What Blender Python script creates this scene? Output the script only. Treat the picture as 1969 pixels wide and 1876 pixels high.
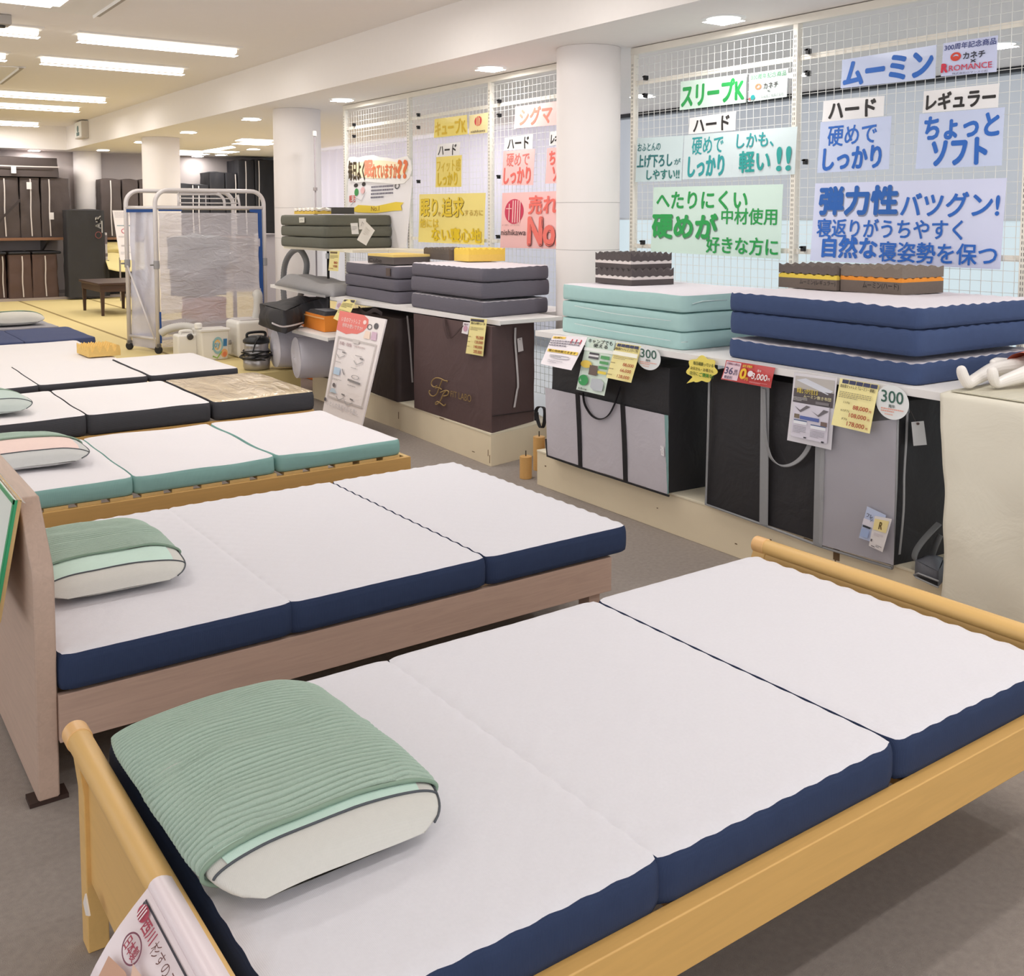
import bpy, math, random
from mathutils import Vector, Matrix, noise
SC = bpy.context.scene
for _o in list(bpy.data.objects): bpy.data.objects.remove(_o)
COL = SC.collection
PI = math.pi

# ---------------------------------------------------------------- camera
IW, IH, FOC, PCX, PCY = 1969, 1876, 1969.0, 984.5, 563.0
EYE = Vector((0, 0, 1.53))
YAW = math.radians(35.35); PITCH = math.atan((563 - 417) / FOC)
FH = Vector((math.sin(YAW), math.cos(YAW), 0)); RT = Vector((math.cos(YAW), -math.sin(YAW), 0)); UP = Vector((0, 0, 1))
FW = FH * math.cos(PITCH) - UP * math.sin(PITCH)
UC = FH * math.sin(PITCH) + UP * math.cos(PITCH)
cam_d = bpy.data.cameras.new('camera'); cam = bpy.data.objects.new('camera', cam_d); COL.objects.link(cam)
cam_d.sensor_fit = 'HORIZONTAL'; cam_d.sensor_width = 36.0; cam_d.lens = 36.0 * FOC / IW
cam_d.shift_x = 0.0; cam_d.shift_y = (PCY - IH / 2) / IW
cam_d.clip_start = 0.05; cam_d.clip_end = 100
m = Matrix.Identity(4)
for i in range(3):
    m[i][0] = RT[i]; m[i][1] = UC[i]; m[i][2] = -FW[i]; m[i][3] = EYE[i]
cam.matrix_world = m
SC.camera = cam

# ---------------------------------------------------------------- world, exposure
SC.view_settings.view_transform = 'Standard'; SC.view_settings.look = 'None'
SC.view_settings.gamma = 1.0; SC.view_settings.exposure = 0.0
try: SC.view_settings.use_curve_mapping = False
except Exception: pass
SC.cycles.use_denoising = True
SC.cycles.max_bounces = 8; SC.cycles.transparent_max_bounces = 12
SC.cycles.sample_clamp_indirect = 6.0
wd = bpy.data.worlds.new('surroundings'); SC.world = wd; wd.use_nodes = True
wd.node_tree.nodes['Background'].inputs[0].default_value = (0.965, 0.98, 1.0, 1)
wd.node_tree.nodes['Background'].inputs[1].default_value = 1.55
LAMP_W = 13.0      # watts per fluorescent lamp
DOWN_W = 7.0       # watts per downlight

# ---------------------------------------------------------------- a photo point on a plane of the place
def P(x, y, X=None, Y=None, Z=None):
    d = (x - PCX) / FOC * RT - (y - PCY) / FOC * UC + FW
    if Z is not None: t = (Z - EYE.z) / d.z
    elif X is not None: t = (X - EYE.x) / d.x
    else: t = (Y - EYE.y) / d.y
    return EYE + d * t
def PP(x, y, p0, n):
    d = (x - PCX) / FOC * RT - (y - PCY) / FOC * UC + FW
    n = Vector(n); t = (Vector(p0) - EYE).dot(n) / d.dot(n)
    return EYE + d * t

# ---------------------------------------------------------------- materials
def lin(c):
    return tuple((v / 255 / 12.92 if v / 255 <= 0.04045 else ((v / 255 + 0.055) / 1.055) ** 2.4) for v in c[:3])
MATS = {}
def mat(c, rough=0.7, kind=None, scale=60.0, bump=0.15, var=0.06, metal=0.0, spec=0.4, c2=None, name=None):
    key = (tuple(c), rough, kind, scale, bump, var, metal, spec, c2)
    if key in MATS: return MATS[key]
    M = bpy.data.materials.new(name or ('%s_%d_%d_%d' % ((kind or 'plain',) + tuple(int(v) for v in c[:3]))))
    M.use_nodes = True; nt = M.node_tree; N = nt.nodes; L = nt.links
    b = N['Principled BSDF']; col = lin(c)
    b.inputs['Roughness'].default_value = rough; b.inputs['Metallic'].default_value = metal
    b.inputs['Specular IOR Level'].default_value = spec
    b.inputs['Base Color'].default_value = (*col, 1)
    MATS[key] = M
    if kind is None: return M
    tc = N.new('ShaderNodeTexCoord'); mp = N.new('ShaderNodeMapping'); L.new(tc.outputs['Object'], mp.inputs[0])
    def mix(fac, ca, cb):
        mx = N.new('ShaderNodeMix'); mx.data_type = 'RGBA'
        mx.inputs['A'].default_value = (*ca, 1); mx.inputs['B'].default_value = (*cb, 1)
        L.new(fac, mx.inputs['Factor']); L.new(mx.outputs['Result'], b.inputs['Base Color'])
    def bumped(src, st, dist=0.002):
        bp = N.new('ShaderNodeBump'); bp.inputs['Strength'].default_value = st; bp.inputs['Distance'].default_value = dist
        L.new(src, bp.inputs['Height']); L.new(bp.outputs[0], b.inputs['Normal'])
    lo = tuple(v * (1 - var) for v in col); hi = tuple(min(1, v * (1 + var)) for v in col)
    nz = N.new('ShaderNodeTexNoise'); nz.inputs['Scale'].default_value = scale; nz.inputs['Detail'].default_value = 4
    L.new(mp.outputs[0], nz.inputs['Vector'])
    if kind == 'fabric':
        mix(nz.outputs['Fac'], lo, hi)
        w1 = N.new('ShaderNodeTexWave'); w1.inputs['Scale'].default_value = 120; w1.bands_direction = 'X'; L.new(mp.outputs[0], w1.inputs['Vector'])
        w2 = N.new('ShaderNodeTexWave'); w2.inputs['Scale'].default_value = 120; w2.bands_direction = 'Y'; L.new(mp.outputs[0], w2.inputs['Vector'])
        ad = N.new('ShaderNodeMath'); ad.operation = 'ADD'; L.new(w1.outputs['Fac'], ad.inputs[0]); L.new(w2.outputs['Fac'], ad.inputs[1])
        bumped(ad.outputs[0], bump, 0.001)
    elif kind == 'ribbed':
        w1 = N.new('ShaderNodeTexWave'); w1.inputs['Scale'].default_value = scale; w1.bands_direction = 'Z'; L.new(mp.outputs[0], w1.inputs['Vector'])
        mix(w1.outputs['Fac'], lo, hi); bumped(w1.outputs['Fac'], bump, 0.002)
    elif kind == 'wood':
        mp.inputs['Scale'].default_value = (1.0, 14.0, 14.0) if c2 != 'y' else (14.0, 1.0, 14.0)
        nz.inputs['Scale'].default_value = scale; nz.inputs['Distortion'].default_value = 1.5
        mix(nz.outputs['Fac'], lo, hi); bumped(nz.outputs['Fac'], bump, 0.001)
    elif kind == 'carpet':
        mix(nz.outputs['Fac'], lo, hi)
        n2 = N.new('ShaderNodeTexNoise'); n2.inputs['Scale'].default_value = 500; L.new(mp.outputs[0], n2.inputs['Vector'])
        bumped(n2.outputs['Fac'], bump, 0.004)
    elif kind == 'wrinkle':
        nz.inputs['Detail'].default_value = 6; nz.inputs['Distortion'].default_value = 0.8
        mix(nz.outputs['Fac'], lo, hi); bumped(nz.outputs['Fac'], bump, 0.02)
    else:
        mix(nz.outputs['Fac'], lo, hi); bumped(nz.outputs['Fac'], bump, 0.001)
    return M
def emat(c, s, dark=1.0):
    key = ('e', tuple(c), s, dark)
    if key in MATS: return MATS[key]
    M = bpy.data.materials.new('glow_%d' % len(MATS)); M.use_nodes = True
    b = M.node_tree.nodes['Principled BSDF']
    b.inputs['Base Color'].default_value = (*[v * dark for v in lin(c)], 1)
    b.inputs['Emission Color'].default_value = (*lin(c), 1); b.inputs['Emission Strength'].default_value = s
    MATS[key] = M; return M
def sheermat(c, t):
    M = mat(c, .7, None, 61 + t); nt = M.node_tree; N = nt.nodes; L = nt.links
    tr = N.new('ShaderNodeBsdfTranslucent'); tr.inputs[0].default_value = (*lin(c), 1); mx = N.new('ShaderNodeMixShader'); mx.inputs[0].default_value = t
    L.new(N['Principled BSDF'].outputs[0], mx.inputs[1]); L.new(tr.outputs[0], mx.inputs[2]); L.new(mx.outputs[0], N['Material Output'].inputs['Surface']); return M
def filmmat(c, alpha, rough=0.15, wr=14.0, bump=0.5, stretch=(1, 1, 1)):
    key = ('f', tuple(c), alpha, rough, wr, bump, stretch)
    if key in MATS: return MATS[key]
    M = bpy.data.materials.new('plastic_film_%d' % len(MATS)); M.use_nodes = True; nt = M.node_tree; N = nt.nodes; L = nt.links
    b = N['Principled BSDF']; b.inputs['Base Color'].default_value = (*lin(c), 1); b.inputs['Roughness'].default_value = rough
    b.inputs['Alpha'].default_value = alpha; b.inputs['Specular IOR Level'].default_value = 0.9
    tc = N.new('ShaderNodeTexCoord'); mp = N.new('ShaderNodeMapping'); L.new(tc.outputs['Object'], mp.inputs[0]); mp.inputs['Scale'].default_value = stretch
    nz = N.new('ShaderNodeTexNoise'); nz.inputs['Scale'].default_value = wr; nz.inputs['Detail'].default_value = 5; nz.inputs['Distortion'].default_value = 1.2
    L.new(mp.outputs[0], nz.inputs['Vector'])
    bp = N.new('ShaderNodeBump'); bp.inputs['Strength'].default_value = bump; bp.inputs['Distance'].default_value = 0.02
    L.new(nz.outputs['Fac'], bp.inputs['Height']); L.new(bp.outputs[0], b.inputs['Normal'])
    MATS[key] = M; return M

# ---------------------------------------------------------------- mesh helpers
class MB:
    def __init__(s): s.v = []; s.f = []
    def add(s, vs, fs):
        o = len(s.v); s.v += [tuple(v) for v in vs]; s.f += [tuple(i + o for i in f) for f in fs]; return s
    def box(s, x0, y0, z0, x1, y1, z1):
        return s.hexa([(x0, y0), (x1, y0), (x1, y1), (x0, y1)], z0, z1)
    def hexa(s, c4, z0, z1, c4t=None):
        c4t = c4t or c4
        vs = [(p[0], p[1], z0) for p in c4] + [(p[0], p[1], z1) for p in c4t]
        return s.add(vs, [(3, 2, 1, 0), (4, 5, 6, 7), (0, 1, 5, 4), (1, 2, 6, 5), (2, 3, 7, 6), (3, 0, 4, 7)])
    def obox(s, c, ax, ay, az):
        c = Vector(c); ax, ay, az = Vector(ax), Vector(ay), Vector(az); vs = []
        for z in (-1, 1):
            for x, y in ((-1, -1), (1, -1), (1, 1), (-1, 1)): vs.append(c + ax * x + ay * y + az * z)
        return s.add(vs, [(3, 2, 1, 0), (4, 5, 6, 7), (0, 1, 5, 4), (1, 2, 6, 5), (2, 3, 7, 6), (3, 0, 4, 7)])
    def bar(s, a, b, w, h, up=(0, 0, 1)):
        a, b = Vector(a), Vector(b); d = (b - a).normalized(); u = Vector(up)
        sd = d.cross(u)
        if sd.length < 1e-4: sd = d.cross(Vector((1, 0, 0)))
        sd.normalize(); u = sd.cross(d)
        return s.obox((a + b) / 2, (b - a) / 2, sd * w / 2, u * h / 2)
    def prism(s, poly, axis, a0, a1):
        # poly of 2D points extruded along axis 'x','y','z'
        n = len(poly); vs = []
        for a in (a0, a1):
            for p in poly:
                vs.append((a, p[0], p[1]) if axis == 'x' else (p[0], a, p[1]) if axis == 'y' else (p[0], p[1], a))
        fs = [tuple(range(n - 1, -1, -1)), tuple(range(n, 2 * n))] + [(i, (i + 1) % n, n + (i + 1) % n, n + i) for i in range(n)]
        return s.add(vs, fs)
    def slab(s, pts, off):
        # polygon of 3D points given thickness by the offset vector
        n = len(pts); off = Vector(off); vs = [Vector(p) for p in pts] + [Vector(p) + off for p in pts]
        fs = [tuple(range(n)), tuple(range(2 * n - 1, n - 1, -1))] + [(i, n + i, n + (i + 1) % n, (i + 1) % n) for i in range(n)]
        return s.add(vs, fs)
    def tube(s, path, r, n=10, close=False, caps=True):
        path = [Vector(p) for p in path]; m_ = len(path); prev = None; vs = []
        for i, p in enumerate(path):
            if close: d = path[(i + 1) % m_] - path[i - 1]
            else: d = path[min(i + 1, m_ - 1)] - path[max(i - 1, 0)]
            d.normalize()
            if prev is None:
                u = d.orthogonal().normalized()
            else:
                u = prev - d * prev.dot(d)
                u = u.normalized() if u.length > 1e-6 else d.orthogonal().normalized()
            prev = u; w = d.cross(u); rr = r[i] if isinstance(r, (list, tuple)) else r
            for k in range(n):
                a = 2 * PI * k / n; vs.append(p + (u * math.cos(a) + w * math.sin(a)) * rr)
        fs = []
        for i in range(m_ if close else m_ - 1):
            j = (i + 1) % m_
            for k in range(n): fs.append((i * n + k, i * n + (k + 1) % n, j * n + (k + 1) % n, j * n + k))
        if not close and caps: fs += [tuple(range(n - 1, -1, -1)), tuple(range((m_ - 1) * n, m_ * n))]
        return s.add(vs, fs)
    def cyl(s, a, b, r, n=24, r2=None):
        return s.tube([a, b], [r, r if r2 is None else r2], n)
    def lathe(s, prof, c, n=32, cap=True):
        vs = []; k = len(prof)
        for r, z in prof:
            for i in range(n): vs.append((c[0] + r * math.cos(2 * PI * i / n), c[1] + r * math.sin(2 * PI * i / n), c[2] + z))
        fs = [(j * n + i, j * n + (i + 1) % n, (j + 1) * n + (i + 1) % n, (j + 1) * n + i) for j in range(k - 1) for i in range(n)]
        if cap: fs += [tuple(range(n - 1, -1, -1)), tuple(range((k - 1) * n, k * n))]
        return s.add(vs, fs)
    def grid(s, fn, nu, nv, wrapu=False):
        vs = [fn(i / (nu if wrapu else nu - 1), j / (nv - 1)) for j in range(nv) for i in range(nu)]
        fs = []
        for j in range(nv - 1):
            for i in range(nu if wrapu else nu - 1):
                fs.append((j * nu + i, j * nu + (i + 1) % nu, (j + 1) * nu + (i + 1) % nu, (j + 1) * nu + i))
        return s.add(vs, fs)
def link(o, parent=None):
    COL.objects.link(o)
    if parent: o.parent = parent
    return o
def obj(name, mb, M, parent=None, smooth=False, bevel=0.0, solid=0.0, seg=2, recalc=True):
    me = bpy.data.meshes.new(name); me.from_pydata(mb.v, [], mb.f)
    if recalc:
        import bmesh
        bm = bmesh.new(); bm.from_mesh(me); bmesh.ops.recalc_face_normals(bm, faces=bm.faces); bm.to_mesh(me); bm.free()
    me.materials.append(M)
    o = bpy.data.objects.new(name, me); link(o)
    if parent:
        o.parent = parent; o.matrix_parent_inverse = parent_world(parent).inverted()
    if smooth:
        me.polygons.foreach_set('use_smooth', [True] * len(me.polygons))
    if solid:
        md = o.modifiers.new('thickness', 'SOLIDIFY'); md.thickness = solid; md.offset = 0
    if bevel:
        md = o.modifiers.new('bevel', 'BEVEL'); md.width = bevel; md.segments = seg; md.limit_method = 'ANGLE'; md.angle_limit = math.radians(40)
        if not smooth: me.polygons.foreach_set('use_smooth', [True] * len(me.polygons)); md.harden_normals = True
    return o
def parent_world(p):
    mw = Matrix.Translation(p.location) @ p.rotation_euler.to_matrix().to_4x4()
    if p.parent: return parent_world(p.parent) @ p.matrix_parent_inverse @ mw if p.parent else mw
    return mw
def tag(o, label, cat, group=None):
    o['label'] = label; o['category'] = cat
    if group: o['group'] = group
    return o
def thing(name, label, cat, loc=(0, 0, 0), group=None, rz=0):
    o = bpy.data.objects.new(name, None); o.empty_display_size = 0.1; link(o)
    o.location = loc; o.rotation_euler = (0, 0, rz)
    return tag(o, label, cat, group)
def struct(name, mb, M, parent=None, **k):
    o = obj(name, mb, M, parent, **k)
    if not parent: o['kind'] = 'structure'
    return o
def dup(root, loc=None, label=None, group=None):
    r = root.copy(); COL.objects.link(r)
    if loc is not None: r.location = loc
    if label: r['label'] = label
    if group: r['group'] = group
    for ch in list(root.children):
        c = ch.copy(); COL.objects.link(c); c.parent = r
        for g in list(ch.children):
            d = g.copy(); COL.objects.link(d); d.parent = c
    return r
def lerp(a, b, t): return a + (b - a) * t
def bil(c4, u, v):
    a, b, c, d = [Vector(p) for p in c4]
    return a * (1 - u) * (1 - v) + b * u * (1 - v) + c * u * v + d * (1 - u) * v
def nz3(x, y, z=0.0): return noise.noise(Vector((x, y, z)))

# a padded slab on four plan corners: returns (side mesh, top mesh)
def cushion(c4, z0, z1, amp=0.0, pitch=0.068, bulge=0.006, res=0.02, seed=0.0, wav=0.0, crown=0.0, cr=0.012):
    c4 = [Vector((p[0], p[1], 0)) for p in c4]; zs0 = z1 * 7.3
    lu = ((c4[1] - c4[0]).length + (c4[2] - c4[3]).length) / 2; lv = ((c4[3] - c4[0]).length + (c4[2] - c4[1]).length) / 2
    nu = max(4, int(lu / res)) + 1; nv = max(4, int(lv / res)) + 1
    top = MB(); pts = []
    for j in range(nv):
        for i in range(nu):
            u, v = i / (nu - 1), j / (nv - 1)
            p = bil(c4, u, v)
            x, y = u * lu, v * lv
            e = min(x, y, lu - x, lv - y)
            rnd = 0.005 * max(0.0, 1 - e / 0.03) ** 2
            edgeb = max(0.25, 1 - e / 0.10)
            z = z1 - rnd + crown * 4 * (u * (1 - u) + v * (1 - v)) / 2
            if amp: z += amp * edgeb * math.cos(2 * PI * p.x / pitch) * math.cos(2 * PI * p.y / pitch)
            if wav: z += wav * nz3(p.x * 4 + zs0, p.y * 4 - zs0, zs0)
            # soften plan corners
            cx_, cy_ = min(x, lu - x), min(y, lv - y)
            if cx_ < 0.03 and cy_ < 0.03:
                k = (1 - cx_ / 0.03) * (1 - cy_ / 0.03); ctr = bil(c4, 0.5, 0.5); p = p + (ctr - p).normalized() * cr * k
            pts.append(Vector((p.x, p.y, z)))
    fs = [(j * nu + i, j * nu + i + 1, (j + 1) * nu + i + 1, (j + 1) * nu + i) for j in range(nv - 1) for i in range(nu - 1)]
    top.add(pts, fs)
    loop = [i for i in range(nu)] + [j * nu + nu - 1 for j in range(1, nv)] + [(nv - 1) * nu + i for i in range(nu - 2, -1, -1)] + [j * nu for j in range(nv - 2, 0, -1)]
    side = MB(); n = len(loop); ctr = bil(c4, .5, .5); T = z1 - z0
    rings = [(0.0, None), (0.55, 0.10), (0.9, 0.25), (1.0, 0.5), (0.9, 0.78), (0.45, 0.95), (-0.6, 1.0)]
    vs = []
    for off, t in rings:
        for k in range(n):
            p = pts[loop[k]]; a = pts[loop[k - 1]]; b_ = pts[loop[(k + 1) % n]]
            tg = Vector((b_.x - a.x, b_.y - a.y, 0)).normalized(); nm = Vector((tg.y, -tg.x, 0))
            if nm.dot(Vector((p.x - ctr.x, p.y - ctr.y, 0))) < 0: nm = -nm
            w = bulge * off
            if wav and t: w += wav * 0.4 * nz3(p.x * 5 + seed, p.y * 5, t * 3 + seed)
            z = p.z if t is None else lerp(p.z, z0, t)
            vs.append((p.x + nm.x * w, p.y + nm.y * w, z))
    R = len(rings)
    fs = [(r * n + k, r * n + (k + 1) % n, (r + 1) * n + (k + 1) % n, (r + 1) * n + k) for r in range(R - 1) for k in range(n)]
    fs.append(tuple((R - 1) * n + k for k in range(n)))
    side.add(vs, fs)
    return side, top

# soft sided box (bags): plan corners at the bottom and at the top, sides bulging and creased
def softbox(c4, z0, z1, c4t=None, bulge=0.01, wr=0.004, n=14, seed=0.0, sag=0.0):
    c4 = [Vector((p[0], p[1], z0)) for p in c4]
    c4t = [Vector((p[0], p[1], z1)) for p in (c4t or c4)]
    mb = MB(); ctr = sum(c4, Vector()) / 4
    ring = []
    for k in range(4):
        for i in range(n): ring.append((k, i / n))
    m_ = len(ring); rows = n
    vs = []
    for j in range(rows + 1):
        t = j / rows
        for k, s in ring:
            a = lerp(c4[k], c4t[k], t); b_ = lerp(c4[(k + 1) % 4], c4t[(k + 1) % 4], t)
            p = lerp(a, b_, s); d = (b_ - a); nm = Vector((d.y, -d.x, 0)).normalized()
            if nm.dot(p - Vector((ctr.x, ctr.y, p.z))) < 0: nm = -nm
            w = bulge * 4 * s * (1 - s) * (0.35 + 2.6 * t * (1 - t))
            w += wr * nz3(p.x * 9 + seed, p.y * 9, p.z * 7 + seed) * (1 if 0 < j < rows else 0.3)
            vs.append(p + nm * w)
    fs = [(j * m_ + k, j * m_ + (k + 1) % m_, (j + 1) * m_ + (k + 1) % m_, (j + 1) * m_ + k) for j in range(rows) for k in range(m_)]
    mb.add(vs, fs)
    # top and bottom caps as grids meeting the rings
    for zz, cc, jrow in ((z0, c4, 0), (z1, c4t, rows)):
        def fn(u, v, cc=cc, zz=zz):
            p = bil(cc, u, v); e = 16 * u * (1 - u) * v * (1 - v)
            return (p.x, p.y, zz + (sag * e if zz == z1 else 0) + (wr * nz3(p.x * 8, p.y * 8, seed) if zz == z1 else 0) * e)
        mb.grid(fn, n + 1, n + 1)
    return mb
def ribbon(path, wdir, w, t=0.003):
    # flat strap following a path; wdir = direction of its width
    mb = MB(); wdir = Vector(wdir).normalized(); path = [Vector(p) for p in path]; vs = []
    for i, p in enumerate(path):
        d = (path[min(i + 1, len(path) - 1)] - path[max(i - 1, 0)]).normalized(); n = d.cross(wdir).normalized()
        for a, b_ in ((-1, -1), (1, -1), (1, 1), (-1, 1)): vs.append(p + wdir * a * w / 2 + n * b_ * t / 2)
    k = len(path); fs = [(i * 4 + q, i * 4 + (q + 1) % 4, i * 4 + 4 + (q + 1) % 4, i * 4 + 4 + q) for i in range(k - 1) for q in range(4)]
    fs += [(0, 1, 2, 3), tuple(range(4 * k - 4, 4 * k))]
    return mb.add(vs, fs)
def arc(c, ax, ay, a0, a1, n=12):
    c, ax, ay = Vector(c), Vector(ax), Vector(ay)
    return [c + ax * math.cos(lerp(a0, a1, i / n)) + ay * math.sin(lerp(a0, a1, i / n)) for i in range(n + 1)]
def smooth_path(pts, n=8):
    pts = [Vector(p) for p in pts]; out = []
    for i in range(len(pts) - 1):
        p0, p1, p2, p3 = pts[max(i - 1, 0)], pts[i], pts[i + 1], pts[min(i + 2, len(pts) - 1)]
        for k in range(n):
            t = k / n
            out.append(0.5 * ((2 * p1) + (p2 - p0) * t + (2 * p0 - 5 * p1 + 4 * p2 - p3) * t * t + (3 * p1 - p0 - 3 * p2 + p3) * t ** 3))
    out.append(pts[-1]); return out

# ---------------------------------------------------------------- lettering
_glyph = {}
def glyphs(s, bold=0.0, align='LEFT'):
    key = s
    if key in _glyph: return _glyph[key]
    cu = bpy.data.curves.new('lettering_source', 'FONT'); cu.body = s; cu.size = 1.0; cu.resolution_u = 3; cu.fill_mode = 'FRONT'
    o = bpy.data.objects.new('lettering_source', cu); COL.objects.link(o)
    dg = bpy.context.evaluated_depsgraph_get(); me = bpy.data.meshes.new_from_object(o.evaluated_get(dg))
    vs = [(v.co.x, v.co.y) for v in me.vertices]; fs = [tuple(p.vertices) for p in me.polygons]
    bpy.data.objects.remove(o); bpy.data.curves.remove(cu); bpy.data.meshes.remove(me)
    if vs:
        x0, x1 = min(v[0] for v in vs), max(v[0] for v in vs); y0, y1 = min(v[1] for v in vs), max(v[1] for v in vs)
        w, h = max(x1 - x0, 1e-6), max(y1 - y0, 1e-6)
        vs = [((v[0] - x0) / w, (v[1] - y0) / h) for v in vs]
    _glyph[key] = (vs, fs); return _glyph[key]

# a printed sheet: four 3D corners TL TR BR BL; items are laid on it in (u, v) with v downwards
def sheet_items(root, c4, items, n, base=0.0012, wavefn=None):
    buckets = {}; order = []
    for k, it in enumerate(items):
        kind = it[0]; mb = MB(); off = base + 0.0009 + 0.0008 * (k if k < 10 else 10 + (k - 10) * .12)
        def pos(u, v, ex=0.0):
            p = bil(c4, u, v)
            if wavefn: p = p + n * wavefn(u, v)
            return p + n * (off + ex)
        if kind == 't':
            _, s, u0, v0, u1, v1, colr = it[:7]; bold = it[7] if len(it) > 7 else 0.02; sk = it[8] if len(it) > 8 else 0.0
            vs, fs = glyphs(s, bold)
            h_ = (bil(c4, .5, v1) - bil(c4, .5, v0)).length; wl = (bil(c4, u1, .5) - bil(c4, u0, .5)).length
            bw = bold * 1.15 * h_ / wl * (u1 - u0); bh = bold * 1.15 * (v1 - v0); nb = 8 if bold > .004 else 0
            for qi, (bx, by) in enumerate([(0, 0)] + [(math.cos(2 * PI * q / nb) * bw, math.sin(2 * PI * q / nb) * bh) for q in range(nb)]):
                mb.add([pos(lerp(u0 + bw, u1 - bw, x) + sk * (y - .5) + bx, lerp(v1 - bh, v0 + bh, y) + by, -.00008 * qi) for x, y in vs], fs)
            nm = 'lettering'
        elif kind == 'r':
            _, u0, v0, u1, v1, colr = it[:6]
            q = 5 if wavefn else 1
            mb.grid(lambda a, b_: pos(lerp(u0, u1, a), lerp(v0, v1, b_)), 2, q + 1); nm = 'printed_block'
        elif kind == 'q':
            _, pts, colr = it[:3]; mb.add([pos(*p) for p in pts], [tuple(range(len(pts)))]); nm = 'printed_block'
        elif kind == 'e':
            _, uc, vc, ru, rv, colr = it[:6]
            mb.add([pos(uc + ru * math.cos(2 * PI * i / 28), vc + rv * math.sin(2 * PI * i / 28)) for i in range(28)], [tuple(range(28))]); nm = 'printed_block'
        elif kind == 'o':
            _, uc, vc, ru, rv, th, colr = it[:7]; vs = []
            for i in range(32):
                a = 2 * PI * i / 32
                for g in (1.0, 1.0 - th): vs.append(pos(uc + ru * g * math.cos(a), vc + rv * g * math.sin(a)))
            mb.add(vs, [(2 * i, 2 * i + 1, (2 * i + 3) % 64, (2 * i + 2) % 64) for i in range(32)]); nm = 'printed_line'
        elif kind == 'l':   # rows of fine print
            _, u0, v0, u1, v1, rows, colr = it[:7]; rnd = random.Random(k)
            for r in range(rows):
                v = lerp(v0, v1, r / max(1, rows)); h = (v1 - v0) / rows * 0.5; u = u0
                end = u1 if r < rows - 1 else lerp(u0, u1, 0.6)
                while u < end:
                    w = (u1 - u0) * rnd.uniform(0.03, 0.09); uu = min(end, u + w)
                    mb.add([pos(u, v), pos(uu, v), pos(uu, v + h), pos(u, v + h)], [(0, 1, 2, 3)]); u = uu + (u1 - u0) * 0.018
            nm = 'fine_print'
        elif kind == 'p':   # stroke along points
            _, pts, w, colr = it[:4]
            q = [pos(*p) for p in pts]
            vs = []
            for i, p in enumerate(q):
                d = (q[min(i + 1, len(q) - 1)] - q[max(i - 1, 0)]).normalized(); sd = d.cross(n).normalized() * w / 2
                vs += [p + sd, p - sd]
            mb.add(vs, [(2 * i, 2 * i + 1, 2 * i + 3, 2 * i + 2) for i in range(len(q) - 1)]); nm = 'printed_line'
        key = (nm, tuple(colr))
        if key not in buckets: buckets[key] = MB(); order.append(key)
        buckets[key].add(mb.v, mb.f)
    for key in order:
        obj(key[0], buckets[key], mat(key[1], 0.45), root, recalc=False)
def sheet(name, label, cat, c4, colr, items=(), group=None, rough=0.25, thick=0.0012, wavefn=None, res=6, spec=0.5):
    c4 = [Vector(p) for p in c4]
    n = (c4[1] - c4[0]).cross(c4[3] - c4[0]).normalized()
    if n.dot(EYE - c4[0]) < 0: n = -n
    mb = MB()
    fr = lambda o: (lambda u, v: bil(c4, u, v) + n * (o + (wavefn(u, v) if wavefn else 0)))
    k = 2 if not wavefn else 2 + res
    mb.grid(fr(thick / 2), k, k); mb.grid(fr(-thick / 2), k, k)
    N_ = k * k; loop = list(range(k)) + [j * k + k - 1 for j in range(1, k)] + [(k - 1) * k + i for i in range(k - 2, -1, -1)] + [j * k for j in range(k - 2, 0, -1)]
    mb.f += [(loop[i], loop[(i + 1) % len(loop)], N_ + loop[(i + 1) % len(loop)], N_ + loop[i]) for i in range(len(loop))]
    o = obj(name, mb, mat(colr, rough, spec=spec), smooth=False)
    tag(o, label, cat, group)
    sheet_items(o, c4, items, n, base=thick / 2 + 0.0006, wavefn=wavefn)
    return o
# ================================================================ the setting
CEIL_LOW, CEIL_UP, SOFFIT_X, BACK_Y, TAT = 2.60, 2.97, 3.75, 18.12, 0.23
WALLX = 7.25
WALLC = mat((214, 206, 203), 0.8, 'noise', 30, 0.05, 0.015)
CEILC = mat((240, 234, 230), 0.85, 'noise', 20, 0.04, 0.015)
CARPET = mat((160, 150, 143), 0.95, 'carpet', 55, 0.6, 0.20)
f = MB(); f.box(-6, -5, -0.1, 9.0, 19, 0.0); struct('floor', f, CARPET)
f = MB(); f.box(4.62, -4.8, 0.0, WALLX, 10.55, .012); struct('floor_bounce', f, mat((206, 210, 214), .5, 'noise', 6, .02, .02))  # pale layer added to bounce light up to the ceiling beyond
# raised tatami platform
tm = mat((226, 206, 146), 0.75, 'ribbed', 90, 0.1, 0.05)
tb = MB(); tb.prism([(-6, 8.12), (3.545, 8.12), (3.545, 10.6), (6.9, 10.6), (6.9, BACK_Y), (-6, BACK_Y)], 'z', 0.0, TAT); struct('floor_platform', tb, tm)
te = MB()
for x0 in (-0.95, 0.95, 1.02 + 1.9, 3.9 + 0.0):
    te.box(x0 - .018, (8.2 if x0 < 3.5 else 10.7), TAT, x0 + .018, BACK_Y - .3, TAT + .0015)
for y0 in (11.2, 13.1, 15.0, 16.9):
    pass
struct('trim_1', te, mat((150, 128, 78), 0.8, 'fabric', 60, .1))
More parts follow.
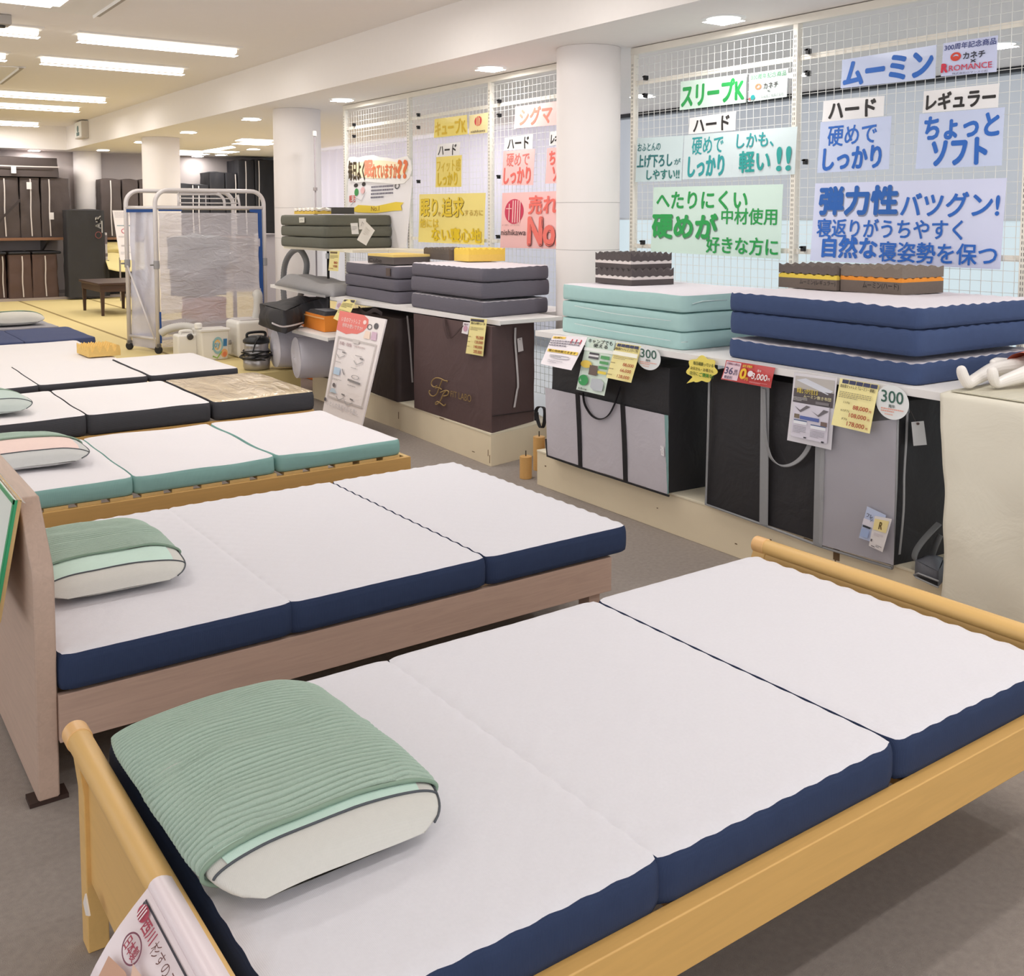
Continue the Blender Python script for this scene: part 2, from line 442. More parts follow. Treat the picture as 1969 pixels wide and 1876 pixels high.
# upper ceiling, soffits, low ceiling
c = MB(); c.box(-6, -5, CEIL_UP, SOFFIT_X, 17.62, CEIL_UP + .1); struct('ceiling', c, CEILC)
s = MB(); s.box(SOFFIT_X, -5, CEIL_LOW, 9.0, BACK_Y + .1, CEIL_UP + .1); struct('ceiling_low', s, CEILC)
s = MB(); s.box(-6, 17.62, CEIL_LOW, SOFFIT_X, BACK_Y + .1, CEIL_UP + .1); struct('ceiling_back', s, CEILC)
w = MB(); w.box(-6, BACK_Y, 0, 9.0, BACK_Y + .12, CEIL_LOW); struct('wall_back', w, mat((190, 180, 178), 0.85, 'noise', 30, .04, .02))
b = MB(); b.box(-6, BACK_Y - .02, TAT, 6.9, BACK_Y, TAT + .10); struct('baseboard_back', b, mat((150, 140, 135), .6))
# outer wall beyond the racks, frosted window low down, glowing panels added above it
w = MB(); w.box(WALLX, -5, 0, WALLX + .15, BACK_Y, CEIL_LOW); struct('wall_right', w, mat((182, 188, 194), 0.6, 'noise', 20, .03, .02))
w = MB(); w.box(WALLX - .02, -4.5, 0.30, WALLX, 15.6, 1.50); struct('window_1', w, emat((210, 226, 232), 0.82, .25))
w = MB(); w.box(WALLX - .02, -4.5, 1.52, WALLX, 8.3, 2.545); struct('wall_glow_upper', w, emat((188, 193, 200), 0.70, .30))  # glowing panel added to brighten the backdrop behind the rack
w = MB(); w.box(WALLX - .02, 8.32, 1.52, WALLX, 15.6, 2.545); struct('wall_glow_curtain', w, emat((222, 220, 228), 1.5, .30))  # stronger glow panel added so the curtain is lit from behind
w = MB(); w.box(WALLX - .03, -4.5, 1.50, WALLX, 15.6, 1.52); struct('trim_3', w, mat((200, 206, 210), .5))
# pale pleated curtain further along
cv = MB(); cv.grid(lambda u, v: (6.9 + .035 * math.sin(u * 150), lerp(8.2, 15.5, u), lerp(.25, 2.55, v)), 620, 2)
o = obj('curtain', cv, sheermat((232, 228, 236), .55), smooth=True, recalc=False); tag(o, 'pale lilac pleated curtain beyond the left hand wire rack', 'curtain')
t = MB(); t.box(WALLX - .05, -5, CEIL_LOW - .035, WALLX, 9.3, CEIL_LOW); struct('trim_2', t, mat((52, 54, 58), .5))
# ---- columns
def column(x, y, r, nm, z0=0.0):
    mb = MB(); mb.cyl((x, y, z0), (x, y, CEIL_LOW), r, 64)
    o = struct(nm, mb, mat((238, 231, 228), .7, 'noise', 15, .03, .01), smooth=True, bevel=.004)
    rg = MB()
    for z in (1.32, 1.62): rg.lathe([(r, z), (r + .0015, z + .001), (r + .0015, z + .003), (r, z + .004)], (x, y, 0), 64, cap=False)
    struct('column_joint', rg, mat((196, 190, 188), .7), o, smooth=True)
column(4.24, 5.13, .205, 'column_1'); column(4.25, 9.73, .235, 'column_2'); column(4.22, 14.2, .245, 'column_3', TAT); column(4.14, 18.0, .215, 'column_4', TAT)

# ================================================================ lights
def lamp_light(parent, loc, sx, sy, watts, colr=(1, .975, .95), spread=PI):
    ld = bpy.data.lights.new('lamp', 'AREA'); ld.shape = 'RECTANGLE'; ld.size = sx; ld.size_y = sy; ld.energy = watts; ld.color = colr
    lo = bpy.data.objects.new('lamp', ld); COL.objects.link(lo); lo.parent = parent; lo.location = loc; lo.visible_camera = True
    return lo
GLOW = emat((255, 250, 240), 3.0); GLOW.cycles.emission_sampling = 'NONE'
HOUS = mat((236, 232, 228), .5)
def tube_lamp(label, x0, x1, y, group='fluorescent ceiling lamps', watts=None):
    cx_ = (x0 + x1) / 2
    t = thing('ceiling_lamp', label, 'ceiling lamp', (cx_, y, CEIL_UP), group); L_ = x1 - x0
    h = MB(); h.prism([(y - .115, CEIL_UP), (y + .115, CEIL_UP), (y + .10, CEIL_UP - .012), (y - .10, CEIL_UP - .012)], 'x', x0 - .02, x1 + .02); obj('housing', h, HOUS, t)
    prof = [(y - .046, CEIL_UP - .012), (y - .042, CEIL_UP - .040), (y - .024, CEIL_UP - .052), (y + .024, CEIL_UP - .052), (y + .042, CEIL_UP - .040), (y + .046, CEIL_UP - .012)]
    d = MB(); d.prism(prof, 'x', x0 + .01, x1 - .01); obj('diffuser', d, GLOW, t)
    lamp_light(t, (0, 0, -.07), L_, .1, watts or LAMP_W)
    return t
YL = [8.62, 10.05, 13.0, 14.35, 17.0]
tube_lamp('long lit ceiling lamp, second row from the picture top, ending nearest the camera', 1.94, 3.22, YL[0], watts=8)
tube_lamp('long lit ceiling lamp just beyond the nearest whole one', 1.94, 3.22, YL[1], watts=8)
tube_lamp('lit ceiling lamp third from camera in the right hand row', 1.94, 3.22, YL[2], watts=19)
tube_lamp('lit ceiling lamp fourth from camera in the right hand row', 1.94, 3.22, YL[3], watts=20)
tube_lamp('short looking farthest lit ceiling lamp near the back bulkhead', 1.94, 3.22, YL[4], watts=22)
tube_lamp('lit ceiling lamp cut by the left edge, near the smoke detector', .36, 1.66, YL[0], watts=8)
tube_lamp('lit ceiling lamp whose right tip just shows at the left edge', .36, 1.66, YL[1], watts=8)
for yy in (5.7, 4.3, 1.4, 0.0, -1.4):
    tube_lamp('lit fluorescent ceiling lamp overhead, above the front beds', 1.94, 3.22, yy)
for yy in (4.3, 0.0):
    tube_lamp('lit fluorescent ceiling lamp overhead, left of the front beds', -.9, .4, yy)
# big square light at the top left
t = thing('panel_lamp', 'large bright square ceiling lamp cut by the top left corner', 'ceiling lamp', (1.0, 6.9, CEIL_UP))
h = MB(); h.box(.40, 6.35, CEIL_UP - .03, 1.62, 7.56, CEIL_UP); obj('frame', h, HOUS, t)
h = MB(); h.box(.46, 6.40, CEIL_UP - .035, 1.57, 7.46, CEIL_UP - .028); obj('diffuser', h, GLOW, t)
lamp_light(t, (0, 0, -.06), 1.0, 1.0, 9)
# downlights
def downlight(x, y, label, group, w=DOWN_W, r=.095, real=True):
    t = thing('downlight', label, 'downlight', (x, y, CEIL_LOW), group)
    rg = MB(); rg.lathe([(r + .025, -.0005), (r + .022, -.006), (r, -.008), (r - .004, -.003)], (x, y, CEIL_LOW), 32, cap=False); obj('trim_ring', rg, mat((240, 238, 236), .4), t, smooth=True)
    d = MB(); d.lathe([(r, -.003), (r - .01, -.005)], (x, y, CEIL_LOW), 32); obj('lens', d, GLOW, t)
    if real: lamp_light(t, (0, 0, -.02), .16, .16, w)
    return t
near = ['downlight nearest the camera, above the right hand wire racks', 'downlight above the left hand wire rack, left of the big white column',
        'downlight just in front of the second white column', 'downlight between the second and third white columns',
        'downlight in front of the third white column', 'small downlight left of the third white column', 'farthest small downlight near the fourth column']
for i, y in enumerate((3.92, 6.16, 8.56, 10.78, 12.9, 14.97, 17.1)):
    downlight(4.18, y, near[i], 'downlights along the columns', real=True)
downlight(4.18, 1.7, 'downlight above the right hand table, out past the picture top', 'downlights along the columns')
for i, y in enumerate((6.76, 5.11, 3.51, 8.4, 10.0, 1.9)):
    downlight(6.2, y, ['downlight beyond the wire rack, just right of the big column', 'downlight beyond the wire rack, behind the small green sign', 'downlight beyond the wire rack, right of the blue logo card', 'downlight beyond the wire rack, above the pale curtain start', 'downlight beyond the wire rack, deep behind the pale curtain', 'downlight beyond the right hand rack, out past the right edge'][i], 'downlights beyond the racks', 9)
for i, (px_, py_) in enumerate(((487, 285), (425, 296), (380, 299))):
    q = P(px_, py_, Z=CEIL_LOW); downlight(q.x, q.y, ['downlight right of the square far ceiling lamp', 'tiny downlight right of the slanting far lamp', 'tiny downlight below the far tube lamp'][i], 'far downlights', 5, r=.08)
q = P(72, 286, Z=CEIL_LOW); downlight(q.x, 17.85, 'downlight above the lying brown bag at far left', 'far downlights', 8, r=.08)
# far square and tube lamps on the low ceiling
def flat_lamp(px4, label):
    c4 = [P(x, y, Z=CEIL_LOW - .012) for x, y in px4]
    ctr = sum(c4, Vector()) / 4
    t = thing('panel_lamp', label, 'ceiling lamp', (ctr.x, ctr.y, CEIL_LOW))
    mb = MB(); mb.slab(c4, (0, 0, .006)); obj('diffuser', mb, GLOW, t)
    mb = MB(); mb.slab([ctr + (p - ctr) * 1.08 + Vector((0, 0, .006)) for p in c4], (0, 0, .006)); obj('frame', mb, HOUS, t)
    lamp_light(t, (0, 0, -.05), .5, .5, 12)
flat_lamp([(452, 271), (466, 267), (528, 270), (516, 276)], 'bright square ceiling lamp far behind, left of the second column')
flat_lamp([(338, 289), (338, 293), (388, 296), (394, 291)], 'far tube lamp right of the third column')
flat_lamp([(391, 290), (396, 294), (453, 284), (446, 281)], 'far slanting tube lamp meeting the level one')
# AC cassette lines, detector, sign box
def vent(c4px, label):
    c4 = [P(x, y, Z=CEIL_UP - .012) for x, y in c4px]
    ctr = sum(c4, Vector()) / 4; t = thing('ceiling_vent', label, 'air vent', (ctr.x, ctr.y, CEIL_UP))
    mb = MB(); mb.slab(c4, (0, 0, .012)); obj('panel', mb, HOUS, t, bevel=.003)
    a, b_ = c4[1], c4[2]; d = (b_ - a).normalized(); sd = Vector((d.y, -d.x, 0)).normalized() * .05
    if sd.dot(ctr - a) < 0: sd = -sd
    mb = MB(); mb.slab([a + sd * .35, b_ + sd * .35, b_ + sd * 1.2, a + sd * 1.2], (0, 0, -.004)); obj('slot', mb, mat((176, 168, 160), .6), t)
    mb = MB(); mb.slab([a + sd * 1.25 + Vector((0, 0, -.02)), b_ + sd * 1.25 + Vector((0, 0, -.02)), b_ + sd * 1.35, a + sd * 1.35], (0, 0, .012)); obj('flap', mb, mat((245, 242, 240), .4), t)
vent([(92, -30), (262, -10), (197, 32), (45, 18)], 'flat white air conditioner panel beside the big square lamp')
vent([(-60, 125), (50, 131), (8, 162), (-110, 150)], 'white ceiling vent at the left edge below the cut lamp')
q = P(4, 30, Z=CEIL_UP); t = thing('smoke_detector', 'small grey box detector on the ceiling at the left edge', 'detector', q)
mb = MB(); mb.box(q.x - .08, q.y - .08, CEIL_UP - .07, q.x + .05, q.y + .08, CEIL_UP); obj('body', mb, mat((186, 180, 174), .5), t, bevel=.008)
mb = MB(); mb.cyl((q.x - .01, q.y, CEIL_UP - .07), (q.x - .01, q.y, CEIL_UP - .085), .03, 20); obj('sensor', mb, mat((60, 58, 56), .4), t)
t = thing('exit_sign', 'small white box sign with green mark on the soffit face', 'sign', (SOFFIT_X - .06, 16.45, 2.86))
ya, yb, za, zb = 16.28, 16.52, 2.70, 2.985
mb = MB(); mb.box(SOFFIT_X - .10, 16.15, 2.70, SOFFIT_X, 16.58, 2.955); obj('housing', mb, mat((206, 198, 190), .5), t, bevel=.006)
mb = MB(); mb.box(SOFFIT_X - .104, 16.17, 2.72, SOFFIT_X - .099, 16.56, 2.94); obj('face', mb, mat((246, 248, 246), .3), t)
mb = MB(); mb.cyl((SOFFIT_X - .104, 16.37, 2.84), (SOFFIT_X - .107, 16.37, 2.84), .05, 20); mb.box(SOFFIT_X - .107, 16.29, 2.74, SOFFIT_X - .104, 16.45, 2.79); obj('pictogram', mb, mat((70, 110, 110), .4), t)

# ================================================================ beds
NAVY = mat((46, 60, 92), .9, 'fabric', 35, .25, .10); WHITE = mat((228, 226, 232), .9, 'fabric', 120, .18, .03)
TEAL = mat((146, 188, 182), .9, 'fabric', 25, .2, .06); CHAR = mat((72, 72, 78), .9, 'ribbed', 60, .25, .10)
PINE = mat((222, 176, 104), .42, 'wood', 3, .06, .10); PINEY = mat((226, 184, 116), .42, 'wood', 3, .06, .08, c2='y')
WAL = mat((190, 162, 147), .5, 'wood', 4, .10, .16); WALY = mat((192, 166, 150), .5, 'wood', 4, .10, .14, c2='y')
def mattress(label, group, xs, y0, y1, z0, z1, side_m, top_m, amp=.0024, gap=(-.004, .0035), wav=.002, top_ms=None, sag=0.0, seed=1.0, bulge=.008):
    t = thing('mattress', label, 'mattress', ((xs[0] + xs[-1]) / 2, (y0 + y1) / 2, z0), group)
    for i in range(len(xs) - 1):
        gp = gap if isinstance(gap, tuple) else (gap, gap)
        ga_, gb2 = (gp[min(i - 1, 1)] if i else 0), (gp[min(i, 1)] if i < len(xs) - 2 else 0)
        c4 = [(xs[i] + ga_, y0), (xs[i + 1] - gb2, y0), (xs[i + 1] - gb2, y1), (xs[i] + ga_, y1)]
        sd, tp = cushion(c4, z0, z1, amp=amp, bulge=bulge, res=.0125 if amp else .03, seed=seed + i * 3.1, wav=wav)
        so = obj('section', sd, side_m, t, smooth=True)
        obj('top_panel', tp, (top_ms[i] if top_ms else top_m), so, smooth=True)
    return t
G_M = 'three part mattresses laid out on the beds'
# --- near bed
def end_board(t, name, x, s, y0, y1, zt):
    # a bent panel under a round rail, with a leg at either end; s = +1 when the outside faces +x
    prof_o = [(x + .012 * s, zt - .03), (x - .004 * s, zt - .06), (x - .012 * s, zt - .12), (x - .012 * s, .15)]
    prof = prof_o + [(p[0] - .018 * s, p[1]) for p in reversed(prof_o)]
    pn = MB(); pn.prism(prof, 'y', y0 + .03, y1 - .045); p = obj(name, pn, PINEY, t, smooth=False, bevel=.002)
    rl = MB(); rl.cyl((x, y0, zt - .024), (x, y1, zt - .024), .024, 32); obj('top_rail', rl, PINEY, p, smooth=True, bevel=.003)
    for e0, e1 in ((y1 - .045, y1 + .002), (y0 - .002, y0 + .045)):
        cp = MB(); cp.cyl((x, e0, zt - .024), (x, e1, zt - .024), .0262, 32); obj('end_cap', cp, mat((232, 184, 124), .35, 'wood', 6, .05, .06, c2='y'), p, bevel=.003)
    for ya, yb in ((y0, y0 + .05), (y1 - .05, y1)):
        lg = MB(); a = [(x + .018 * s, zt - .03), (x + .006 * s, zt - .07), (x - .002 * s, zt - .14), (x - .002 * s, 0), (x - .045 * s, 0), (x - .045 * s, zt - .14), (x - .03 * s, zt - .07), (x - .012 * s, zt - .03)]
        lg.prism(a, 'y', ya, yb); obj('leg', lg, PINEY, t, bevel=.003)
t = thing('bed_frame', 'pale yellow wood bed frame with rounded rail ends, nearest the camera', 'bed frame', (1.48, 1.68, 0))
end_board(t, 'headboard', .450, -1, 1.14, 2.21, .482)
end_board(t, 'footboard', 2.535, 1, 1.14, 2.20, .495)
for y, yw in ((1.160, 1.1955), (2.175, 2.197)):
    rb = MB(); rb.box(.478, y, .268, 2.51, yw, .372); obj('side_rail', rb, PINE, t, bevel=.003)
sl = MB()
for i in range(12): sl.box(.53 + i * .165, 1.19, .342, .61 + i * .165, 2.17, .358)
obj('slat_base', sl, PINEY, t)
mattress('navy sided white topped mattress on the nearest pale wood bed', G_M, (.505, 1.155, 1.818, 2.48), 1.198, 2.16, .366, .458, NAVY, WHITE, amp=.0024)
# --- walnut bed
t = thing('bed_frame', 'walnut brown bed frame with a thick slanting headboard slab, second from camera', 'bed frame', (1.5, 3.38, 0))
hb = MB(); poly = [(2.795, .012), (2.775, .60), (2.785, .635), (2.94, .785), (4.05, .785), (4.05, .012)]
# slab profile with a bevel along the top inner edge
hb.prism(poly, 'x', .475, .528); obj('headboard', hb, WALY, t, bevel=.005, seg=1)
ft = MB(); ft.box(.455, 2.80, 0, .55, 2.86, .012); obj('foot_pad', ft, mat((58, 40, 34), .7), t)
for y in (2.775, 3.985):
    rb = MB(); rb.box(.528, y, .165, 2.415, y + .024, .292); obj('side_rail', rb, WAL, t, bevel=.002)
rb = MB(); rb.box(2.39, 2.80, .165, 2.415, 3.985, .285); obj('foot_rail', rb, WALY, t, bevel=.002)
lg = MB(); lg.box(2.33, 2.80, 0, 2.38, 2.86, .165); obj('leg', lg, WAL, t)
lg = MB(); lg.box(2.33, 3.92, 0, 2.38, 3.98, .165); obj('leg', lg, WAL, t)
sl = MB()
for i in range(14): sl.box(.56 + i * .13, 2.80, .285, .64 + i * .13, 3.985, .297)
obj('slat_base', sl, mat((226, 196, 160), .5, 'wood', 4, .06, .08, c2='y'), t)
mattress('navy sided white topped mattress on the walnut brown bed', G_M, (.535, 1.172, 1.865, 2.487), 2.772, 3.975, .300, .402, NAVY, WHITE, amp=.0024)
# --- slatted bed
t = thing('bed_frame', 'golden wood slatted bed frame under the teal sided mattress', 'bed frame', (1.5, 4.97, 0))
GOLD = mat((214, 170, 104), .45, 'wood', 3, .06, .10); GOLDY = mat((228, 194, 132), .45, 'wood', 3, .06, .08, c2='y')
for y in (4.475, 5.50):
    rb = MB(); rb.box(.50, y, .15, 2.545, y + .026, .318); obj('side_rail', rb, GOLD, t, bevel=.003)
for x in (.50, 2.519):
    rb = MB(); rb.box(x, 4.50, .15, x + .026, 5.50, .318); obj('end_rail', rb, GOLDY, t, bevel=.003)
for i in range(15):
    rb = MB(); rb.box(.56 + i * .131, 4.49, .316, .655 + i * .131, 5.51, .332); obj('slat', rb, GOLDY, t, bevel=.002)
for x in (.52, 2.49):
    for y in (4.5, 5.47):
        rb = MB(); rb.box(x, y, 0, x + .04, y + .03, .16); obj('leg', rb, GOLD, t)
mattress('teal sided white topped mattress on the golden slatted bed', G_M, (.53, 1.184, 1.834, 2.492), 4.49, 5.44, .333, .415, TEAL, mat((232, 228, 232), .9, 'fabric', 120, .18, .03), amp=0, wav=.007, seed=9, gap=(.004, .009))
# --- charcoal bed with the plastic wrapped foot part
t = thing('bed_frame', 'low wooden bed frame mostly hidden under the charcoal mattress', 'bed frame', (1.6, 6.3, 0))
for y in (5.80, 6.72):
    rb = MB(); rb.box(.65, y, .20, 2.62, y + .024, .345); obj('side_rail', rb, GOLD, t, bevel=.003)
for x in (.65, 2.60):
    rb = MB(); rb.box(x, 5.82, .20, x + .024, 6.72, .345); obj('end_rail', rb, GOLDY, t, bevel=.003)
    for y in (5.8, 6.7):
        rb = MB(); rb.box(x, y, 0, x + .04, y + .03, .20); obj('leg', rb, GOLD, t)
BEIGE = filmmat((214, 194, 162), 1.0, .12, 9, .9, (1.0, .35, 1))
WH2 = mat((234, 230, 232), .9, 'fabric', 120, .18, .03)
mattress('charcoal sided mattress whose foot part is beige under clear plastic', G_M, (.65, 1.295, 1.985, 2.62), 5.80, 6.76, .348, .462, CHAR, WH2, amp=0, wav=.006, seed=4, gap=(.005, .012), top_ms=[WH2, WH2, BEIGE])
# --- thinner charcoal mattress
t = thing('bed_frame', 'wooden bed frame hidden under the thin charcoal edged mattress', 'bed frame', (1.6, 7.5, 0))
for y in (7.03, 8.0):
    rb = MB(); rb.box(.65, y, .27, 2.56, y + .024, .405); obj('side_rail', rb, GOLD, t, bevel=.003)
for x in (.7, 2.48):
    for y in (7.04, 7.99):
        rb = MB(); rb.box(x, y, 0, x + .04, y + .03, .27); obj('leg', rb, GOLD, t)
mattress('thin charcoal edged white mattress behind the plastic wrapped one', G_M, (.65, 1.285, 1.975, 2.595), 7.03, 8.05, .408, .462, CHAR, WH2, amp=0, wav=.004, seed=6, gap=(.005, .012))
# --- sixth mattress
t = thing('bed_frame', 'wooden bed base hidden under the plain white mattress', 'bed frame', (1.3, 9, 0))
for y in (8.3, 9.6):
    rb = MB(); rb.box(.5, y, .20, 2.05, y + .024, .335); obj('side_rail', rb, GOLD, t)
for x in (.5, 2.0):
    for y in (8.3, 9.59):
        rb = MB(); rb.box(x, y, 0 if y < 9 else TAT, x + .04, y + .03, .30); obj('leg', rb, GOLD, t)
mattress('plain white mattress carrying the yellow egg crate foam sample', G_M, (.45, 1.25, 2.10), 8.27, 9.75, .338, .425, WH2, WH2, amp=0, wav=.004, seed=7, gap=.004)
# --- futons on the tatami
mattress('flat navy floor mattress on the yellow tatami at the left edge', G_M, (.3, 1.2, 1.85, 2.50), 10.75, 12.0, TAT + .002, .33, mat((66, 76, 116), .9, 'fabric', 35, .2, .08), mat((70, 80, 120), .9, 'fabric', 35, .2, .08), amp=0, wav=.006, seed=11, gap=.004)
gl = [(.9, 11.92), (2.40, 11.92), (2.36, 13.0), (.9, 13.0)]
t = thing('floor_mattress', 'grey floor mattress with a pillow, far left on the tatami', 'mattress', (1.6, 12.5, TAT))
sd, tp = cushion(gl, TAT + .002, .345, wav=.006, seed=3, res=.03); so = obj('border', sd, mat((150, 148, 156), .9, 'fabric', 40, .2, .08), t, smooth=True); obj('top_panel', tp, mat((162, 160, 168), .9, 'fabric', 40, .2, .08), so, smooth=True)

# ================================================================ pillows
SAGE = mat((172, 192, 178), .95, 'fabric', 200, .3, .07); PWH = mat((214, 212, 206), .85, 'fabric', 80, .2, .03)
MINT = mat((206, 232, 220), .85, 'fabric', 60, .2, .03); PIP = mat((84, 88, 94), .7)
def pillow_z(u, v, H, e=2.6):
    # u, v in -1..1 -> height of the upper surface above the mid plane
    a = max(0.0, 1 - abs(u) ** e) * max(0.0, 1 - abs(v) ** (e + .6))
    return H * a ** .42
def pillow(label, O, ex, ey, Lx, Ly, H, taper=.70, cov=(0.0, .85), rib=.017, bodym=PWH, stripm=MINT, strip=(.06, .14), group='pillows on the display beds', seed=0., ramp=.0065, dens=9, lift=0.0):
    # O: centre on the bed surface; ex / ey: plan axes; Ly is the long side (cover slides along ey, cov in 0..1 from the far end)
    O = Vector(O) + UP * .004; ex = Vector(ex).normalized(); ey = Vector(ey).normalized()
    t = thing('pillow', label, 'pillow', O, group)
    def surf(u, v, top, infl=0.0, sc=1.0):
        hz = pillow_z(u, v, H * .62 if top else H * .38)
        wob = 1 + .03 * nz3(v * 3 + seed, u * 2, seed)
        z = H * .40 + (hz + infl if top else -(hz + infl * .4))
        pin = 1 - .05 * abs(u * v) ** 1.5
        return O + ex * (u * (Lx / 2 + infl) * pin * wob) + ey * (v * Ly / 2 * (1 - .03 * u * u)) + UP * max(z, .001 + (0 if infl else .002))
    def sup(a): return math.copysign(abs(math.cos(a)) ** .7, math.cos(a)), math.copysign(abs(math.sin(a)) ** .7, math.sin(a))
    # inner pillow: lofted rings along v
    nv, na = 48, 48
    def ring_pt(v, a, infl=0.0, dz=0.0):
        c_, s_ = math.cos(a), math.sin(a)
        ev = max(1e-4, 1 - abs(v) ** 3.4) ** .45
        w = Lx / 2 * (.66 + .34 * max(1e-4, 1 - abs(v) ** 6) ** .5) ; h = H / 2 * lerp(taper, 1, (v + 1) / 2) * ev * (1 + .10 * nz3(v * 2.3 + seed, seed))
        uu = math.copysign(abs(c_) ** .62, c_); hh = math.copysign(abs(s_) ** .95, s_)
        hh *= (1 - .30 * abs(uu) ** 4)
        p = O + ex * uu * (w + infl) + ey * v * Ly / 2 + UP * (h * .98 + (H / 2 - h) * .5 * (v > 0) + .002 + hh * (h + infl) + dz)
        p += UP * (.006 * nz3(p.x * 7 + seed, p.y * 7, 2.0)) * (1 if hh > 0 else 0)
        if p.z < O.z + .0015: p.z = O.z + .0015
        return p
    body = MB(); body.grid(lambda i, j: ring_pt(lerp(-1, 1, j), 2 * PI * i), na, nv, wrapu=True)
    b_ = obj('pillow_body', body, bodym, t, smooth=True)
    # piping along the upper and lower edge of the open end panel
    if strip:
        sp = MB(); v0, v1 = strip
        sp.grid(lambda i, j: ring_pt(lerp(1 - 2 * v1, 1 - 2 * v0, j), lerp(.24 * PI, .80 * PI, i), .002) , 30, 14)
        so = obj('padded_strip', sp, stripm, t, smooth=True)
        for vv in (1 - 2 * v0,):
            pp = MB(); pp.tube([ring_pt(vv, lerp(.02 * PI, .98 * PI, i / 40), .002) for i in range(41)], .0022, 6); obj('piping', pp, PIP, t, smooth=True)
        pp = MB(); pp.tube([ring_pt(vv, a_, .002) for vv, a_ in [(lerp(1 - 2 * v1, .985, i / 14), .03 * PI) for i in range(15)]], .0022, 6); obj('piping', pp, PIP, t, smooth=True)
    if cov:
        v0, v1 = lerp(-1, 1, cov[0]), lerp(-1, 1, cov[1]); n_ = int((v1 - v0) / 2 * Ly / rib * dens)
        cv = MB()
        def cp(i, j):
            v = lerp(v0, v1, j); a = 2 * PI * i
            warp = .012 * nz3(math.cos(a) * 1.3 + seed, math.sin(a) * 1.3, v * 2.2) + .005 * nz3(math.cos(a) * 4, v * 9, seed)
            ph = (v * Ly / 2 + warp) / rib
            r_ = -ramp * math.exp(-((abs((ph % 1.0) - .5) - .5) / .13) ** 2) - ramp * .15 * math.cos(2 * PI * ph)
            fold = .010 * nz3(math.cos(a) * 2.2 + 7, v * 3.5, seed + 4)
            k = max(0, v / v1) if v1 > 0 else 0
            return ring_pt(v, a, .008 + r_ + fold * .6 + lift * k)
        cv.grid(cp, 72, n_, wrapu=True)
        c_ = obj('ribbed_cover', cv, SAGE, t, smooth=True)
        rim = MB(); rim.tube([ring_pt(v1, 2 * PI * i / 60, .008) for i in range(60)], .004, 6, close=True); obj('hem', rim, mat((140, 162, 144), .95), c_, smooth=True)
    return t
# ey points towards the open end (towards the camera, -y)
pillow('large pillow in a ribbed sage green cover on the nearest bed', (.700, 1.79, .459), (1, .02, 0), (.0, -1, 0), .43, .70, .098, taper=.62, cov=(.07, .885), strip=(.085, .17), seed=2.0, rib=.0145, ramp=.0085, dens=11)
pillow('pillow half covered in ribbed sage green on the walnut bed', (.78, 3.45, .402), (1, -.02, 0), (-.03, -1, 0), .44, .72, .085, cov=(.02, .74), rib=.016, strip=(.10, .26), seed=5.0, ramp=.0095)
pillow('pillow with a pink patch and sage cover on the teal bed', (.82, 5.12, .415), (1, -.10, 0), (.06, -1, 0), .52, .66, .11, cov=(.0, .62), bodym=mat((206, 206, 204), .85, 'fabric', 80, .2, .03), stripm=mat((240, 214, 206), .85, 'fabric', 60, .2, .03), strip=(.08, .40), seed=8.0, rib=.016, ramp=.0095)
pillow('pale pillow cut by the left edge on the charcoal mattress', (.83, 6.30, .462), (1, -.08, 0), (.05, -1, 0), .46, .66, .11, cov=(.0, .45), bodym=mat((196, 204, 200), .85, 'fabric', 80, .2, .03), stripm=mat((190, 206, 200), .85, 'fabric', 60, .2, .03), strip=(.10, .5), seed=12.0, rib=.016, ramp=.0095)
pillow('small far pillow on the grey tatami mattress, rolled in sage', (1.97, 12.35, .345), (1, -.05, 0), (.1, -1, 0), .62, .60, .16, cov=(.0, .70), bodym=PWH, stripm=PWH, strip=None, seed=15.0, rib=.03, ramp=.0095, dens=4)
